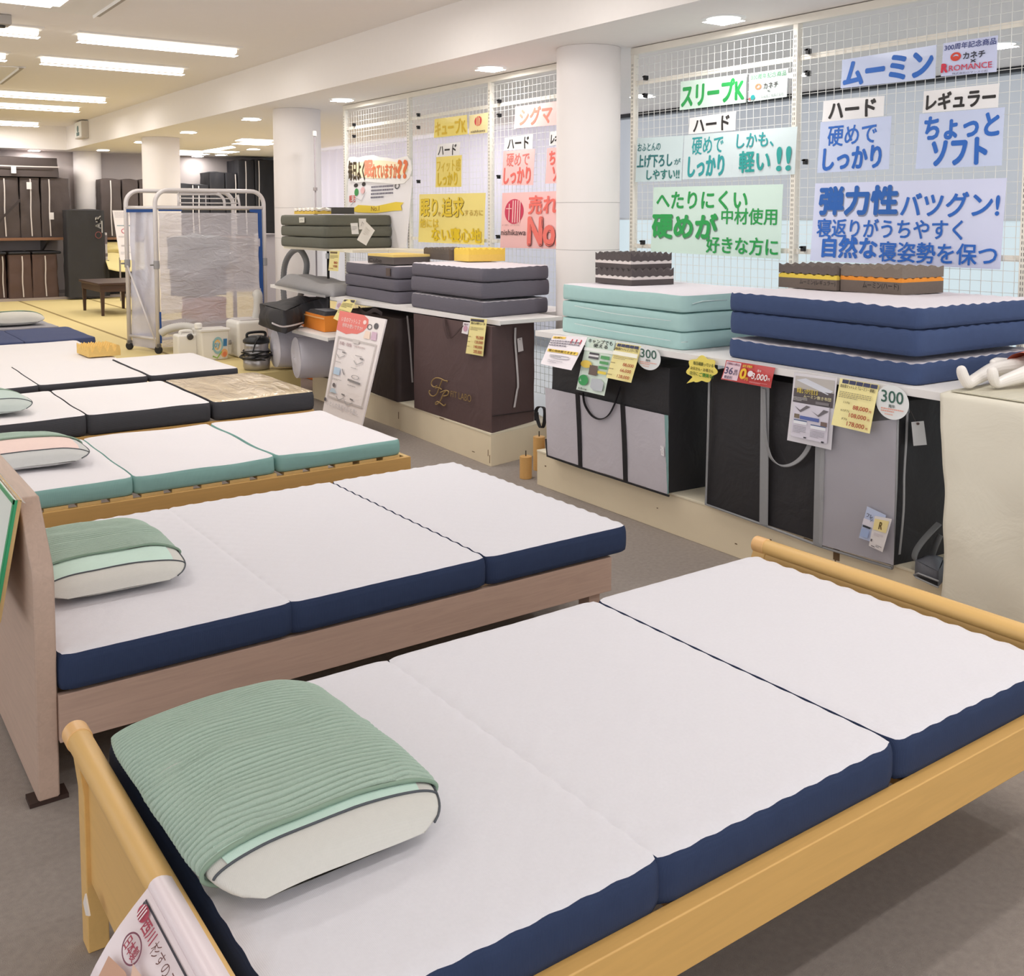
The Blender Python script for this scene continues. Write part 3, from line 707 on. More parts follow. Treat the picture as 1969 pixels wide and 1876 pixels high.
# ================================================================ wire display racks
RACK_X = 4.45
CREAM = mat((236, 230, 218), .45, 'noise', 12, .03, .015); WIRE = mat((230, 230, 226), .35); BLK = mat((34, 33, 35), .6)
PLY = mat((242, 228, 200), .65, 'noise', 8, .06, .03); SHELF = mat((236, 232, 230), .5, 'noise', 8, .03, .01)
def wire_rack(label, posts, y0, y1, clips):
    t = thing('wire_rack', label, 'display rack', (RACK_X, (y0 + y1) / 2, 0), 'wire display racks behind the shelves')
    b = MB(); b.box(RACK_X - .02, y0, 2.553, RACK_X + .02, y1, 2.5955); obj('top_bar', b, CREAM, t, bevel=.002)
    ys = sorted(posts)
    for y in ys:
        p = MB(); p.box(RACK_X - .02, y - .016, 0.0, RACK_X + .02, y + .016, 2.553); po = obj('post', p, CREAM, t, bevel=.002)
        s = MB()
        for k in range(62):
            z = .95 + k * .0255
            if z < 2.50:
                for d in (-.006, .004): s.box(RACK_X - .0208, y + d, z, RACK_X - .0198, y + d + .0025, z + .015)
        so = obj('slots', s, mat((92, 88, 84), .8), po); so['kind'] = 'stuff'
    edges = [y0] + ys + [y1]
    for a, b_ in zip(ys[:-1], ys[1:]):
        for z in (2.36, 1.332):
            r = MB(); r.box(RACK_X - .004, a + .016, z, RACK_X + .012, b_ - .016, z + .027); obj('cross_rail', r, CREAM, t)
        w = MB(); n = int((b_ - a - .08) / .05)
        for i in range(n + 1):
            y = a + .04 + i * (b_ - a - .08) / n; w.box(RACK_X - .0095, y - .0011, .25, RACK_X - .0072, y + .0011, 2.52)
        for k in range(47):
            z = .25 + k * .0495; w.box(RACK_X - .0065, a + .02, z - .0011, RACK_X - .0035, b_ - .02, z + .0011)
        obj('wire_panel', w, WIRE, t)
    for y, z in clips:
        c = MB(); c.box(RACK_X - .03, y - .008, z - .014, RACK_X + .0, y + .008, z + .014); c.box(RACK_X - .03, y - .016, z + .004, RACK_X - .02, y + .016, z + .012)
        obj('clip', c, BLK, t)
    return t
def yz(x, y): q = P(x, y, X=RACK_X - .01); return (q.y, q.z)
wire_rack('tall cream wire display rack at right, holding the green and blue signs', [4.925, 3.64, 2.37, 1.10], 1.08, 4.945,
          [yz(1556, 99), yz(1555, 141), yz(1550.5, 311), yz(1546, 478), yz(1243, 150), yz(1242, 184), yz(1237, 466)])
wire_rack('tall cream wire display rack at left, holding the yellow and pink signs', [9.04, 7.80, 6.55, 5.46], 5.44, 9.06,
          [yz(682, 240), yz(682, 262), yz(806, 221), yz(806, 245), yz(806, 349), yz(961.5, 195), yz(961.5, 222), yz(960.5, 340), yz(959, 455)])

# ================================================================ signs on the racks
SX = RACK_X - .024
def sq(*px): return [P(x, y, X=SX) for x, y in px]
GRN, TL_, BLU, BK, YL_, PK = (36, 156, 76), (44, 158, 160), (40, 104, 194), (40, 36, 36), (222, 190, 40), (236, 112, 102)
pg, pb, py_, pp_, pw = (208, 230, 218), (200, 210, 238), (244, 226, 140), (250, 198, 196), (238, 236, 236)
G_S = 'laminated signs hung on the wire racks'
def W4(a, f=.0016): return lambda u, v: a * math.sin(3.1 * u + a * 900) * math.cos(4 * v + a * 500)
def sign(label, corners, colr, items, wv=.003): return sheet('sign', label, 'sign', sq(*corners), colr, items, G_S, rough=.22, wavefn=W4(wv), spec=.6)
sign('pale green sign with big green katakana ending in K, top of the green set', [(1309, 157), (1436, 141), (1434, 197), (1307, 212)], pg,
     [('t', 'スリープK', .02, .10, .98, .92, GRN, .035)])
sign('small pale card with orange shell mark beside the top green sign', [(1441, 142), (1516, 131), (1512.5, 186), (1439, 196)], (222, 236, 232),
     [('t', '300周年記念商品', .05, .05, .96, .24, (90, 150, 110), .01), ('o', .26, .50, .09, .11, .55, (226, 130, 96)), ('t', 'カネチ', .40, .40, .78, .62, (70, 66, 66), .02), ('t', '×', .50, .66, .58, .74, (90, 90, 90)),
      ('e', .13, .86, .06, .09, (40, 150, 150)), ('e', .05, .90, .03, .05, (220, 90, 90)), ('t', '多摩繊維工業株式会社', .28, .82, .94, .94, (110, 110, 112), 0)])
sign('white sign with black katakana over the teal lettered signs', [(1326, 227), (1415.5, 214), (1414, 250), (1324, 258)], pw, [('t', 'ハード', .10, .12, .88, .95, BK, .03)])
sign('grey green sign with three rows of small teal writing', [(1225.5, 266), (1315, 260.5), (1310, 347), (1222, 350)], (205, 222, 224),
     [('t', 'おふとんの', .02, .12, .53, .30, (44, 116, 118), .015), ('t', '上げ下ろし', .02, .38, .80, .68, (44, 116, 118), .025), ('t', 'が', .84, .50, .97, .64, (44, 116, 118), .01), ('t', 'しやすい!!', .25, .73, .96, .96, (44, 126, 120), .02)])
sign('wide grey green sign with large teal writing and two exclamation marks', [(1316, 260.5), (1533.5, 243), (1528, 335), (1312, 345)], (210, 224, 226),
     [('t', '硬めで', .08, .06, .38, .46, TL_, .012), ('t', 'しっかり', .05, .48, .40, .96, TL_, .032), ('t', 'しかも、', .50, .06, .82, .38, TL_, .015), ('t', '軽い', .53, .44, .80, .92, (44, 160, 154), .025), ('t', '!!', .85, .40, .97, .92, (44, 160, 154), .03)])
sign('large pale green sign with three rows of bold green writing', [(1257, 360), (1506, 354), (1500.5, 498), (1251.5, 483.6)], pg,
     [('t', 'へたりにくい', .03, .07, .76, .34, GRN, .03), ('t', '中材使用', .57, .32, .97, .55, GRN, .015), ('t', '硬めが', .005, .41, .55, .80, (110, 130, 118), .034), ('t', '硬めが', 0, .395, .545, .785, (38, 160, 78), .036), ('t', '好きな方に', .46, .72, .985, .97, GRN, .018)])
sign('pale blue sign with four big blue katakana, top of the blue set', [(1619.6, 115), (1801, 86), (1798, 150), (1616.7, 170)], pb,
     [('t', 'ムーミン', .02, .10, .98, .95, BLU, .045)])
sign('small pale blue card with orange shell mark and red lettering', [(1814, 83.5), (1919, 67.6), (1916, 138), (1809.5, 147)], (204, 210, 240),
     [('t', '300周年記念商品', .03, .05, .98, .24, (48, 60, 130), .012), ('o', .26, .45, .10, .13, .45, (216, 70, 50)), ('e', .26, .49, .055, .06, (216, 70, 50)), ('t', 'カネチ', .40, .36, .80, .56, (44, 44, 60), .025), ('t', '×', .54, .58, .64, .68, (44, 44, 60)),
      ('t', 'R', .0, .62, .13, .90, (210, 40, 70), .06), ('t', 'ROMANCE', .15, .70, .93, .87, (206, 60, 86), .012), ('t', '株式会社ロマンス小杉', .22, .92, .86, .985, (70, 66, 90), 0)])
sign('white sign with black three stroke katakana in the blue set', [(1583.6, 194), (1701, 184), (1699, 223), (1581, 234.6)], pw, [('t', 'ハード', .10, .08, .88, .95, BK, .035)])
sign('white sign with five black katakana in the blue set, at right', [(1776.5, 175.6), (1922, 160), (1919, 206), (1774, 217)], pw, [('t', 'レギュラー', .04, .12, .97, .93, BK, .035)])
sign('pale blue square sign with kanji over blue hiragana, left of the pair', [(1578, 234.6), (1714.6, 223), (1709, 325), (1571.5, 332.4)], pb,
     [('t', '硬めで', .12, .10, .82, .50, BLU, .014), ('t', 'しっかり', .07, .52, .90, .97, BLU, .034)])
sign('pale blue square sign with two rows of bold blue kana, right of the pair', [(1768, 219), (1932, 206), (1926, 318), (1760.6, 325)], pb,
     [('t', 'ちょっと', .07, .06, .96, .50, BLU, .038), ('t', 'ソフト', .18, .48, .84, .97, BLU, .045)])
sign('largest blue sign with three long rows of blue writing', [(1567.8, 352.6), (1936, 342), (1923, 518), (1557.7, 501)], (212, 216, 242),
     [('t', '弾力性', .035, .055, .49, .43, (130, 136, 160), .036), ('t', '弾力性', .03, .04, .485, .41, (36, 98, 180), .038), ('t', 'バツグン!', .50, .14, .98, .43, BLU, .022), ('t', '寝返りがうちやすく', .03, .45, .82, .69, BLU, .016),
      ('t', '自然な', .07, .67, .39, .95, BLU, .03), ('t', '寝姿勢を保つ', .40, .72, .985, .97, BLU, .016)])
YD = (226, 196, 54)
sign('small yellow sign with yellow katakana ending in K', [(835.7, 229), (897.8, 220.7), (899, 257.7), (834.5, 265)], (240, 220, 120), [('t', 'キューブK', .03, .12, .97, .93, (214, 178, 20), .03)])
sign('small pale yellow card with red striped disc mark', [(902.6, 222), (939, 216), (937, 255), (902, 259)], (244, 228, 170),
     [('e', .5, .36, .20, .25, (214, 70, 70)), ('r', .42, .14, .45, .58, (244, 228, 170)), ('r', .50, .13, .53, .60, (244, 228, 170)), ('r', .58, .2, .61, .55, (244, 228, 170)), ('t', 'nishikawa', .12, .80, .90, .93, (110, 96, 80), .01)])
sign('white sign with black katakana over a yellow square sign', [(841.7, 278), (886, 273), (883.5, 298), (839.3, 300.7)], pw, [('t', 'ハード', .06, .10, .85, .96, BK, .025)])
sign('yellow square sign with two rows of faint yellow kana', [(839, 302), (888, 298), (887, 359), (837.6, 360)], (236, 216, 120), [('t', 'フィット感', .03, .10, .97, .50, (212, 180, 40), .01), ('t', 'しっかり', .08, .52, .86, .96, (214, 182, 30), .03)])
sign('large yellow sign with outlined yellow writing', [(806.6, 373.5), (934, 370.6), (930.7, 471), (804.7, 465)], (242, 224, 138),
     [('t', '眠り', .03, .10, .31, .48, (120, 96, 20), .035), ('t', '眠り', .025, .09, .305, .47, YD, .03), ('t', '追求', .375, .08, .71, .48, (120, 96, 20), .03), ('t', '追求', .37, .07, .705, .47, YD, .025), ('t', 'を', .315, .36, .36, .45, (190, 160, 70)), ('t', 'する方に', .72, .32, .98, .44, (190, 160, 70), .005),
      ('t', '他には', .02, .50, .33, .70, YD, .012), ('t', 'ない寝心地', .22, .68, .97, .97, (224, 194, 30), .03)])
sign('pink sign with three salmon katakana at the top of the pink set', [(991, 205), (1071.6, 194.4), (1069.6, 240), (988.5, 247)], (250, 206, 202), [('t', 'シグマ', .12, .10, .90, .92, (238, 140, 122), .03)])
sign('white sign with black katakana over the left pink square sign', [(971, 265), (1025, 257.7), (1024, 286), (969, 289)], pw, [('t', 'ハード', .12, .10, .88, .95, BK, .025)])
sign('pink square sign with kanji over red kana, fully visible', [(968, 291), (1029, 286), (1025, 355.6), (965, 356)], pp_, [('t', '硬めで', .12, .08, .85, .46, (222, 120, 112), .01), ('t', 'しっかり', .05, .48, .92, .97, PK, .03)])
sign('white sign with black katakana, half hidden by the big column', [(1057.7, 254), (1107, 247), (1106, 274), (1056, 280)], pw, [('t', 'レギュラー', .05, .12, .97, .93, BK, .03)])
sign('pink square sign half hidden by the big column', [(1052, 285), (1118, 279), (1114, 350), (1048.6, 353)], pp_, [('t', 'ちょっと', .08, .08, .96, .50, PK, .035), ('t', 'ソフト', .2, .5, .84, .96, PK, .035)])
RD = (206, 60, 92)
sign('big pink sign with a crimson striped disc, cut by the column', [(966, 371), (1140, 365), (1134, 480), (962, 476)], pp_,
     [('e', .155, .34, .115, .225, RD)] + [('r', a, .14, a + .012, .54, pp_) for a in (.135, .165, .195, .222)] + [('r', .06, .28, .13, .295, pp_), ('r', .095, .2, .106, .5, pp_),
      ('t', 'よく眠り、よく生きる。', .02, .57, .235, .60, (170, 130, 130), 0), ('t', 'nishikawa', .01, .665, .31, .77, (84, 60, 62), .006),
      ('t', '売れ', .33, .06, .66, .40, PK, .025), ('t', 'No.', .335, .445, .70, .97, (120, 60, 60), .05), ('t', 'No.', .33, .43, .695, .955, (240, 120, 110), .05), ('t', '1', .74, .44, .90, .96, (240, 120, 110), .05)])
# ================================================================ cut out header and leaning poster behind the olive stack
out = [(115, 760), (128, 722), (160, 716), (200, 725), (260, 710), (320, 704), (370, 720), (430, 725), (500, 738), (560, 720), (600, 712), (624, 750), (632, 830), (612, 890), (570, 932), (500, 940), (420, 931), (340, 925), (260, 918), (190, 926), (140, 908), (118, 862), (111, 805)]
PXS = RACK_X - .045
pts = [P(640 + .2387 * x, 130 + .2387 * y, X=PXS - .012) for x, y in out]
mb = MB(); mb.slab(pts, (.008, 0, 0))
hd = obj('header_sign', mb, mat((246, 242, 238), .35)); tag(hd, 'white cloud shaped header sign with orange and dark writing', 'sign')
hc = [P(640 + .2387 * x, 130 + .2387 * y, X=PXS - .0125) for x, y in ((115, 720), (625, 715), (620, 925), (115, 920))]
sheet_items(hd, hc, [('e', .5, .5, .47, .36, (252, 236, 200)), ('t', '毎日よく', .02, .14, .31, .95, (70, 54, 30), .03), ('t', '眠', .30, .12, .44, .82, (236, 150, 120), .04), ('t', 'れていますか', .43, .28, .82, .86, (234, 128, 84), .03), ('t', '??', .82, .12, .97, .86, (232, 120, 70), .05)], Vector((-1, 0, 0)), base=.001)
pc = [P(640 + .2387 * x, 130 + .2387 * y, X=PXS) for x, y in ((125, 915), (643, 875), (592, 1450), (112, 1455))]
sheet('poster', 'white illustrated poster with a yellow ribbon, behind the olive stack', 'poster', pc, (244, 240, 242),
      [('t', '眠活', .03, .21, .14, .32, (214, 90, 80), .02), ('e', .14, .07, .035, .03, (50, 44, 44)), ('e', .27, .06, .03, .03, (50, 44, 44)), ('e', .155, .17, .035, .055, (60, 150, 80)), ('e', .26, .15, .035, .05, (236, 190, 190)), ('p', [(.06, .36), (.16, .26), (.24, .30), (.32, .18)], .008, (200, 196, 200)),
       ('l', .40, .10, .74, .30, 4, (120, 116, 130)), ('o', .80, .12, .035, .045, .3, (60, 60, 64)),
       ('q', [(.06, .44), (.2, .36), (.5, .39), (.8, .345), (.92, .36), (.88, .40), (.90, .47), (.78, .47), (.5, .49), (.2, .47)], (240, 210, 70)), ('t', 'No.1', .42, .39, .55, .46, (150, 110, 40), .02)], thick=.006)

# ================================================================ shelves
def board(label, c4, z, th, name='shelf_board', lip=.03, cat='shelf', group='white shelf boards', brackets=()):
    t = thing(name, label, cat, (c4[0][0], c4[0][1], z), group)
    b = MB(); b.hexa(c4, z - th, z); obj('board', b, SHELF, t, bevel=.002)
    a, d = Vector((*c4[0], 0)), Vector((*c4[1], 0)); ax = (d - a).normalized(); n = Vector((ax.y, -ax.x, 0))
    ctr = (Vector((*c4[2], 0)) + Vector((*c4[3], 0))) / 2
    if n.dot(ctr - a) > 0: n = -n
    l = MB(); l.slab([a + n * .001 + UP * (z + .0005), d + n * .001 + UP * (z + .0005), d + n * .001 + UP * (z - lip), a + n * .001 + UP * (z - lip)], n * .006); obj('front_lip', l, SHELF, t, bevel=.001)
    for s, e in brackets:
        k = MB(); k.slab([Vector(s), Vector(e), Vector((e[0], e[1], z - th - .10)), Vector((s[0], s[1], z - th - .03))], (0, .012, 0)); obj('bracket', k, SHELF, t)
    return t
ZS = .90
board('long white shelf carrying the teal and navy mattress stacks', [(3.40, 4.56), (3.375, 1.15), (4.42, 1.15), (4.42, 4.56)], ZS - .002, .025,
      brackets=[((3.55, 3.33, ZS - .03), (4.40, 3.33, ZS - .03))])
board('white shelf carrying the two dark grey mattress stacks', [(3.545, 7.49), (3.542, 5.11), (4.02, 5.11), (4.02, 7.49)], ZS - .002, .025)
sb = MB(); sb.box(4.02, 5.40, ZS - .06, 4.4295, 7.49, ZS - .002); o = obj('shelf_board', sb, SHELF); tag(o, 'rear white shelf strip behind the dark grey stacks', 'shelf', 'white shelf boards')
board('white shelf at far left holding the grey cover', [(3.715, 9.16), (3.604, 7.72), (4.4295, 7.60), (4.4295, 9.1)], ZS - .002, .022)
board('low white shelf holding the orange bag', [(3.345, 7.80), (3.322, 7.08), (4.4295, 7.10), (4.4295, 8.3)], .62, .022)
b = MB(); b.box(3.80, 7.62, 1.236, 4.4295, 9.05, 1.258); t_ = obj('shelf_board', b, mat((240, 232, 214), .5)); tag(t_, 'cream upper shelf under the olive mattress stack', 'shelf', 'cream upper shelves')
b = MB(); b.box(4.12, 6.60, 1.236, 4.4295, 7.60, 1.258); t_ = obj('shelf_board', b, mat((240, 230, 208), .5)); tag(t_, 'cream upper shelf seen above the small foam sample, behind it', 'shelf', 'cream upper shelves')

# ================================================================ plinths
def plinth(label, c4, z, marks=()):
    t = thing('plinth', label, 'plinth', (c4[0][0], c4[0][1], 0), 'cream plinths along the wall')
    b = MB(); b.hexa(c4, 0.0, z - .012); obj('body', b, PLY, t, bevel=.002)
    k = MB(); k.hexa([(c4[0][0] - .003, c4[0][1]), (c4[1][0] - .003, c4[1][1]), c4[2], c4[3]], z - .012, z); obj('top_board', k, mat((236, 226, 202), .6, 'noise', 8, .05, .02), t, bevel=.002)
    if marks:
        m_ = MB()
        for y, z0, w, h in marks:
            f_ = (y - c4[0][1]) / (c4[1][1] - c4[0][1]); x = lerp(c4[0][0], c4[1][0], f_) - .0018
            m_.box(x, y - w / 2, z0, x + .002, y + w / 2, z0 + h)
        s = obj('scuff_marks', m_, mat((120, 96, 70), .9), t); s['kind'] = 'stuff'
    return t
plinth('long cream plinth under the silver grey and black bags', [(3.462, 4.632), (3.405, 1.15), (4.40, 1.15), (4.40, 4.632)], .202,
       [(4.55, .12, .012, .006), (3.62, .10, .008, .004), (2.9, .13, .01, .006), (2.56, .0, .005, .19), (2.58, .10, .02, .004), (2.585, .07, .018, .004), (2.555, .14, .03, .05), (2.62, .188, .20, .004), (3.1, .06, .012, .004)])
plinth('cream plinth under the big brown bag', [(3.548, 6.395), (3.478, 5.125), (4.02, 5.24), (4.40, 6.395)], .205, [(5.16, .06, .004, .04), (5.14, .02, .004, .05), (5.34, .05, .03, .004), (5.7, .192, .16, .006)])
plinth('cream plinth standing against the wall under the dark brown bag', [(3.600, 8.0), (3.552, 6.40), (4.40, 6.40), (4.40, 8.0)], .205, [(6.42, .08, .006, .05)])

# ================================================================ mattress stacks
def stack(label, FL, FR, depth, zs, side_ms, top_m, amp=0., seed=1., jit=.006, bulge=.008, white=(2,), group='three part mattresses folded into stacks', back=None):
    FL, FR = Vector((*FL, 0)), Vector((*FR, 0)); ax = (FR - FL).normalized(); n = Vector((-ax.y, ax.x, 0))
    if n.x < 0: n = -n
    t = thing('folded_mattress', label, 'mattress', ((FL + FR) / 2 + n * depth / 2 + UP * zs[0][0]), group)
    rnd = random.Random(seed)
    for i, (a, b_) in enumerate(zs):
        j = [rnd.uniform(-jit, jit) for _ in range(4)]
        B = (FR + n * depth) if back is None else Vector((*back, 0)); A = FL + n * depth
        c4 = [FL + n * j[0], FR + n * j[1], B + n * j[2], A + n * j[3]]
        sd, tp = cushion(c4, a, b_, amp=amp, bulge=bulge, res=.0125 if amp else .03, seed=seed + i * 2.3, wav=.004)
        so = obj('section', sd, side_ms, t, smooth=True); obj('top_panel', tp, top_m if i in white else side_ms, so, smooth=True)
    return t
NV2 = mat((64, 80, 118), .92, 'fabric', 35, .25, .08); TL2 = mat((174, 208, 206), .9, 'fabric', 25, .15, .04); DK2 = mat((104, 100, 110), .92, 'ribbed', 55, .25, .08)
TOPW = mat((222, 216, 222), .9, 'fabric', 120, .2, .03); OLV = mat((104, 104, 94), .92, 'fabric', 35, .2, .06)
stack('navy folded mattress stack on the long shelf, behind the price card', (3.468, 3.189), (3.43, 2.222), .80, [(.899, .985), (1.008, 1.110), (1.110, 1.196)], NV2, TOPW, amp=.003, seed=3, white=(0, 2))
stack('light teal folded mattress stack on the long shelf', (3.488, 4.448), (3.445, 3.465), .66, [(.899, .984), (.986, 1.074), (1.078, 1.164)], TL2, TOPW, seed=5, bulge=.004)
stack('larger dark grey folded stack beside the big white column', (3.589, 6.285), (3.548, 5.318), .58, [(.899, 1.000), (1.016, 1.120), (1.122, 1.212)], DK2, TOPW, amp=.002, seed=8, white=(0, 2), back=(4.12, 5.385))
stack('smaller dark grey folded stack with a brown label', (3.665, 7.48), (3.592, 6.519), .62, [(.899, .990), (.992, 1.080), (1.082, 1.175)], DK2, TOPW, seed=12)
c_ = P(758, 520, X=3.585); lb = MB(); lb.box(3.578, 6.58, 1.10, 3.583, 6.64, 1.158)
o = obj('fabric_label', lb, mat((96, 82, 78), .8)); tag(o, 'small brown fabric label on the smaller dark grey stack', 'label')
stack('olive grey folded mattress stack on the high cream shelf', (3.77, 9.04), (3.76, 8.05), .63, [(1.260, 1.355), (1.357, 1.452), (1.454, 1.548)], OLV, mat((110, 110, 102), .9, 'fabric', 35, .2, .06), seed=15, bulge=.012)
_ts = [o for o in bpy.data.objects if o.get('label', '').startswith('light teal folded')][0]
def _tape(pts, X=None, Y=None):
    mb = MB(); mb.tube([P(x, y, X=X, Y=Y) for x, y in pts], .0022, 5); obj('tape_seam', mb, mat((214, 228, 228), .6), _ts, smooth=True)
_tape([(1332, 584), (1350, 579), (1398, 576)], Y=3.448); _tape([(1310, 658), (1322, 657)], Y=3.448); _tape([(1105, 588), (1180, 603), (1290, 617)], X=3.438); _tape([(1105, 622), (1180, 637), (1290, 655)], X=3.438)
# ================================================================ foam samples
def foam_block(label, F, ex, ey, Lx, Ly, z0, layers, group='foam samples shown on the mattresses', writing=None, parts_x=1):
    # layers: (height, colour, egg) from the bottom; ex along the right face, ey along the left face
    F = Vector((*F, 0)); ex = Vector((*ex, 0)).normalized(); ey = Vector((*ey, 0)).normalized()
    t = thing('foam_sample', label, 'foam sample', (*(F + ex * Lx / 2 + ey * Ly / 2).xy, z0), group)
    z = z0
    for h, colr, egg in layers:
        mb = MB(); nx, ny = max(8, int(Lx / .006)), max(8, int(Ly / .006))
        amp, pit = (egg if egg else (0, .04))
        def top(u, v, z=z, h=h):
            p = F + ex * u * Lx + ey * v * Ly
            return (p.x, p.y, z + h - amp + amp * math.cos(2 * PI * u * Lx / pit) * math.cos(2 * PI * v * Ly / pit)) if egg else (p.x, p.y, z + h)
        k = nx + 1, ny + 1
        tv = [top(i / nx, j / ny) for j in range(ny + 1) for i in range(nx + 1)]
        fs = [(j * k[0] + i, j * k[0] + i + 1, (j + 1) * k[0] + i + 1, (j + 1) * k[0] + i) for j in range(ny) for i in range(nx)]
        loop = list(range(k[0])) + [j * k[0] + nx for j in range(1, k[1])] + [ny * k[0] + i for i in range(nx - 1, -1, -1)] + [j * k[0] for j in range(ny - 1, 0, -1)]
        N_ = len(tv); bv = [(tv[i][0], tv[i][1], z) for i in loop]
        fs += [(loop[i], loop[(i + 1) % len(loop)], N_ + (i + 1) % len(loop), N_ + i) for i in range(len(loop))] + [tuple(range(N_, N_ + len(loop)))]
        mb.add(tv + bv, fs); obj('foam_layer', mb, mat(colr, .95, 'fabric', 90, .3, .06), t)
        z += h - (amp * .9 if egg else 0)
    if writing:
        for s, face, u0, u1, zz0, zz1 in writing:
            ax, L_, nn = (ey, Ly, -ex) if face == 'l' else (ex, Lx, -ey)
            vs, fs = glyphs(s, .004); mb = MB()
            mb.add([F + ax * L_ * (lerp(u1, u0, x) if face == 'l' else lerp(u0, u1, x)) + nn * .0015 + UP * lerp(zz0, zz1, y) for x, y in vs], fs)
            obj('handwriting', mb, BK_M, t, recalc=False)
    return t
BK_M = mat((34, 30, 30), .6)
fd, fw_, fy, fo, fb = (90, 82, 82), (226, 216, 212), (236, 196, 96), (238, 160, 70), (112, 100, 92)
egg = (.0115, .046)
foam_block('lower of two striped foam samples on the teal stack', (3.655, 4.055), (1, -.13), (.03, 1), .275, .31, 1.166, [(.030, fd, None), (.020, fw_, (.004, .046)), (.046, fd, egg)])
foam_block('upper of two striped foam samples on the teal stack', (3.665, 4.075), (1, -.10), (.06, 1), .275, .315, 1.248, [(.030, fd, None), (.020, fw_, (.004, .046)), (.046, fd, egg)])
foam_block('grey foam sample with a yellow stripe on the navy stack', (3.845, 2.90), (1, -.05), (0, 1), .27, .33, 1.1985, [(.048, fb, None), (.026, (230, 200, 84), (.006, .05)), (.046, (104, 94, 90), (.007, .055))], writing=[('ムーミン(レギュラー)', 'l', .02, .62, 1.216, 1.242)])
foam_block('grey foam sample with an orange stripe on the navy stack', (3.866, 2.586), (1, -.07), (-.02, 1), .28, .305, 1.1985, [(.052, fb, None), (.022, (232, 146, 54), (.005, .05)), (.050, (128, 116, 106), (.007, .055))], writing=[('ムーミン(ハード)', 'l', .04, .62, 1.214, 1.246)])
foam_block('yellow foam sample with a toothed seam on the larger grey stack', (3.90, 6.02), (1, -.22), (.02, 1), .275, .20, 1.218, [(.048, (240, 204, 104), None), (.046, (242, 206, 92), (.006, .045))])
foam_block('brown grey foam sample beside the yellow one on the larger grey stack', (3.87, 6.235), (1, -.12), (.10, 1), .25, .43, 1.218, [(.046, (100, 90, 84), None), (.040, (104, 94, 86), (.006, .045))])
foam_block('flat yellow topped dark foam sample on the smaller grey stack', (3.60, 6.56), (1, -.03), (.02, 1), .30, .42, 1.183, [(.054, (98, 90, 88), None), (.018, (238, 208, 128), None)], writing=[('Cube', 'l', .45, .95, 1.192, 1.222)])
foam_block('white and yellow egg crate foam sample on the olive stack', (3.83, 8.42), (1, -.03), (0, 1), .16, .44, 1.556, [(.035, (236, 200, 96), (.008, .09)), (.03, (244, 236, 226), (.008, .09))])
foam_block('dark square foam sample on the olive stack', (3.99, 8.40), (1, 0), (0, 1), .22, .16, 1.556, [(.060, (92, 90, 88), None)])
foam_block('yellow egg crate foam sample lying on the white mattress', (1.90, 8.40), (1, -.02), (-.04, 1), .24, .34, .434, [(.088, (238, 200, 122), (.026, .055))])
# ================================================================ mattress bags on the plinths
BROWN = mat((92, 72, 72), .7, 'wrinkle', 5, .5, .06); DBRN = mat((62, 50, 50), .6, 'wrinkle', 6, .3, .08); BLACKC = mat((44, 42, 45), .6, 'wrinkle', 5, .6, .08)
LAV = mat((200, 194, 202), .7, 'wrinkle', 8, .25, .02); STRAP = mat((36, 33, 36), .8); GREYS = mat((152, 152, 154), .7, 'fabric', 60, .2, .05)
def face(FL, FR):
    FL, FR = Vector((*FL, 0)), Vector((*FR, 0)); ax = (FR - FL).normalized(); n = Vector((ax.y, -ax.x, 0))
    if n.dot(EYE - FL) < 0: n = -n
    def at(x, y, off=0.0): return PP(x, y, FL + n * off, n)
    return at, n, ax
def card(root_name, label, cat, at, px4, colr, items=(), group=None, off=.012, wavefn=None):
    return sheet(root_name, label, cat, [at(x, y, off) for x, y in px4], colr, items, group, wavefn=wavefn)
# --- big brown bag with the gold monogram
FLb, FRb = (3.525, 6.150), (3.492, 5.135)
t = thing('storage_bag', 'big brown mattress bag with a gold monogram and lettering', 'bag', (3.7, 5.65, .205), 'mattress storage bags on the plinths')
c4 = [FLb, FRb, (3.93, 5.29), (3.95, 6.18)]
obj('bag_body', softbox(c4, .206, .862, bulge=.006, wr=.004, seed=2, sag=-.01), BROWN, t, smooth=False, bevel=.006)
fa, fn_, fax = face(FLb, FRb)
z2 = lambda x, y: (680 + .20315 * x, 700 + .20315 * y)
gold = mat((160, 132, 84), .5)
mono = MB()
for pts in ([(790, 205), (760, 215), (738, 195), (742, 160), (775, 132), (820, 135), (860, 155), (884, 158), (884, 170)], [(838, 150), (812, 215), (790, 275), (765, 300), (735, 298), (717, 275), (716, 252), (726, 256)], [(775, 225), (805, 222), (835, 240)],
            [(822, 268), (835, 262), (865, 250), (890, 252), (900, 268), (885, 295), (850, 300)], [(872, 255), (845, 290), (825, 340), (800, 372), (780, 380), (776, 366), (795, 354), (825, 372), (850, 392), (866, 388), (868, 376)]):
    mono.tube(smooth_path([fa(*z2(*p), .020) for p in pts], 6), .0042, 6)
obj('monogram', mono, gold, t, smooth=True)
tc_ = [fa(*z2(*p), .022) for p in ((918, 250), (1112, 292), (1110, 362), (916, 305))]
vs, fs = glyphs('FIT LABO'); mb = MB(); mb.add([bil(tc_, x, 1 - y) for x, y in vs], fs); mb.add([bil(tc_, x + .004, 1 - y + .01) for x, y in vs], fs); obj('lettering', mb, gold, t, recalc=False)
hd_ = smooth_path([fa(853, 612, .014), fa(855, 628, .03), fa(862, 650, .03), fa(873, 645, .03), fa(886, 630, .03), fa(897, 621, .014)], 6)
obj('handle', ribbon(hd_, fax * .8 + UP * .2, .028, .004), mat((78, 60, 60), .8), t)
fs_, ns_, axs = face(FRb, (3.93, 5.29))
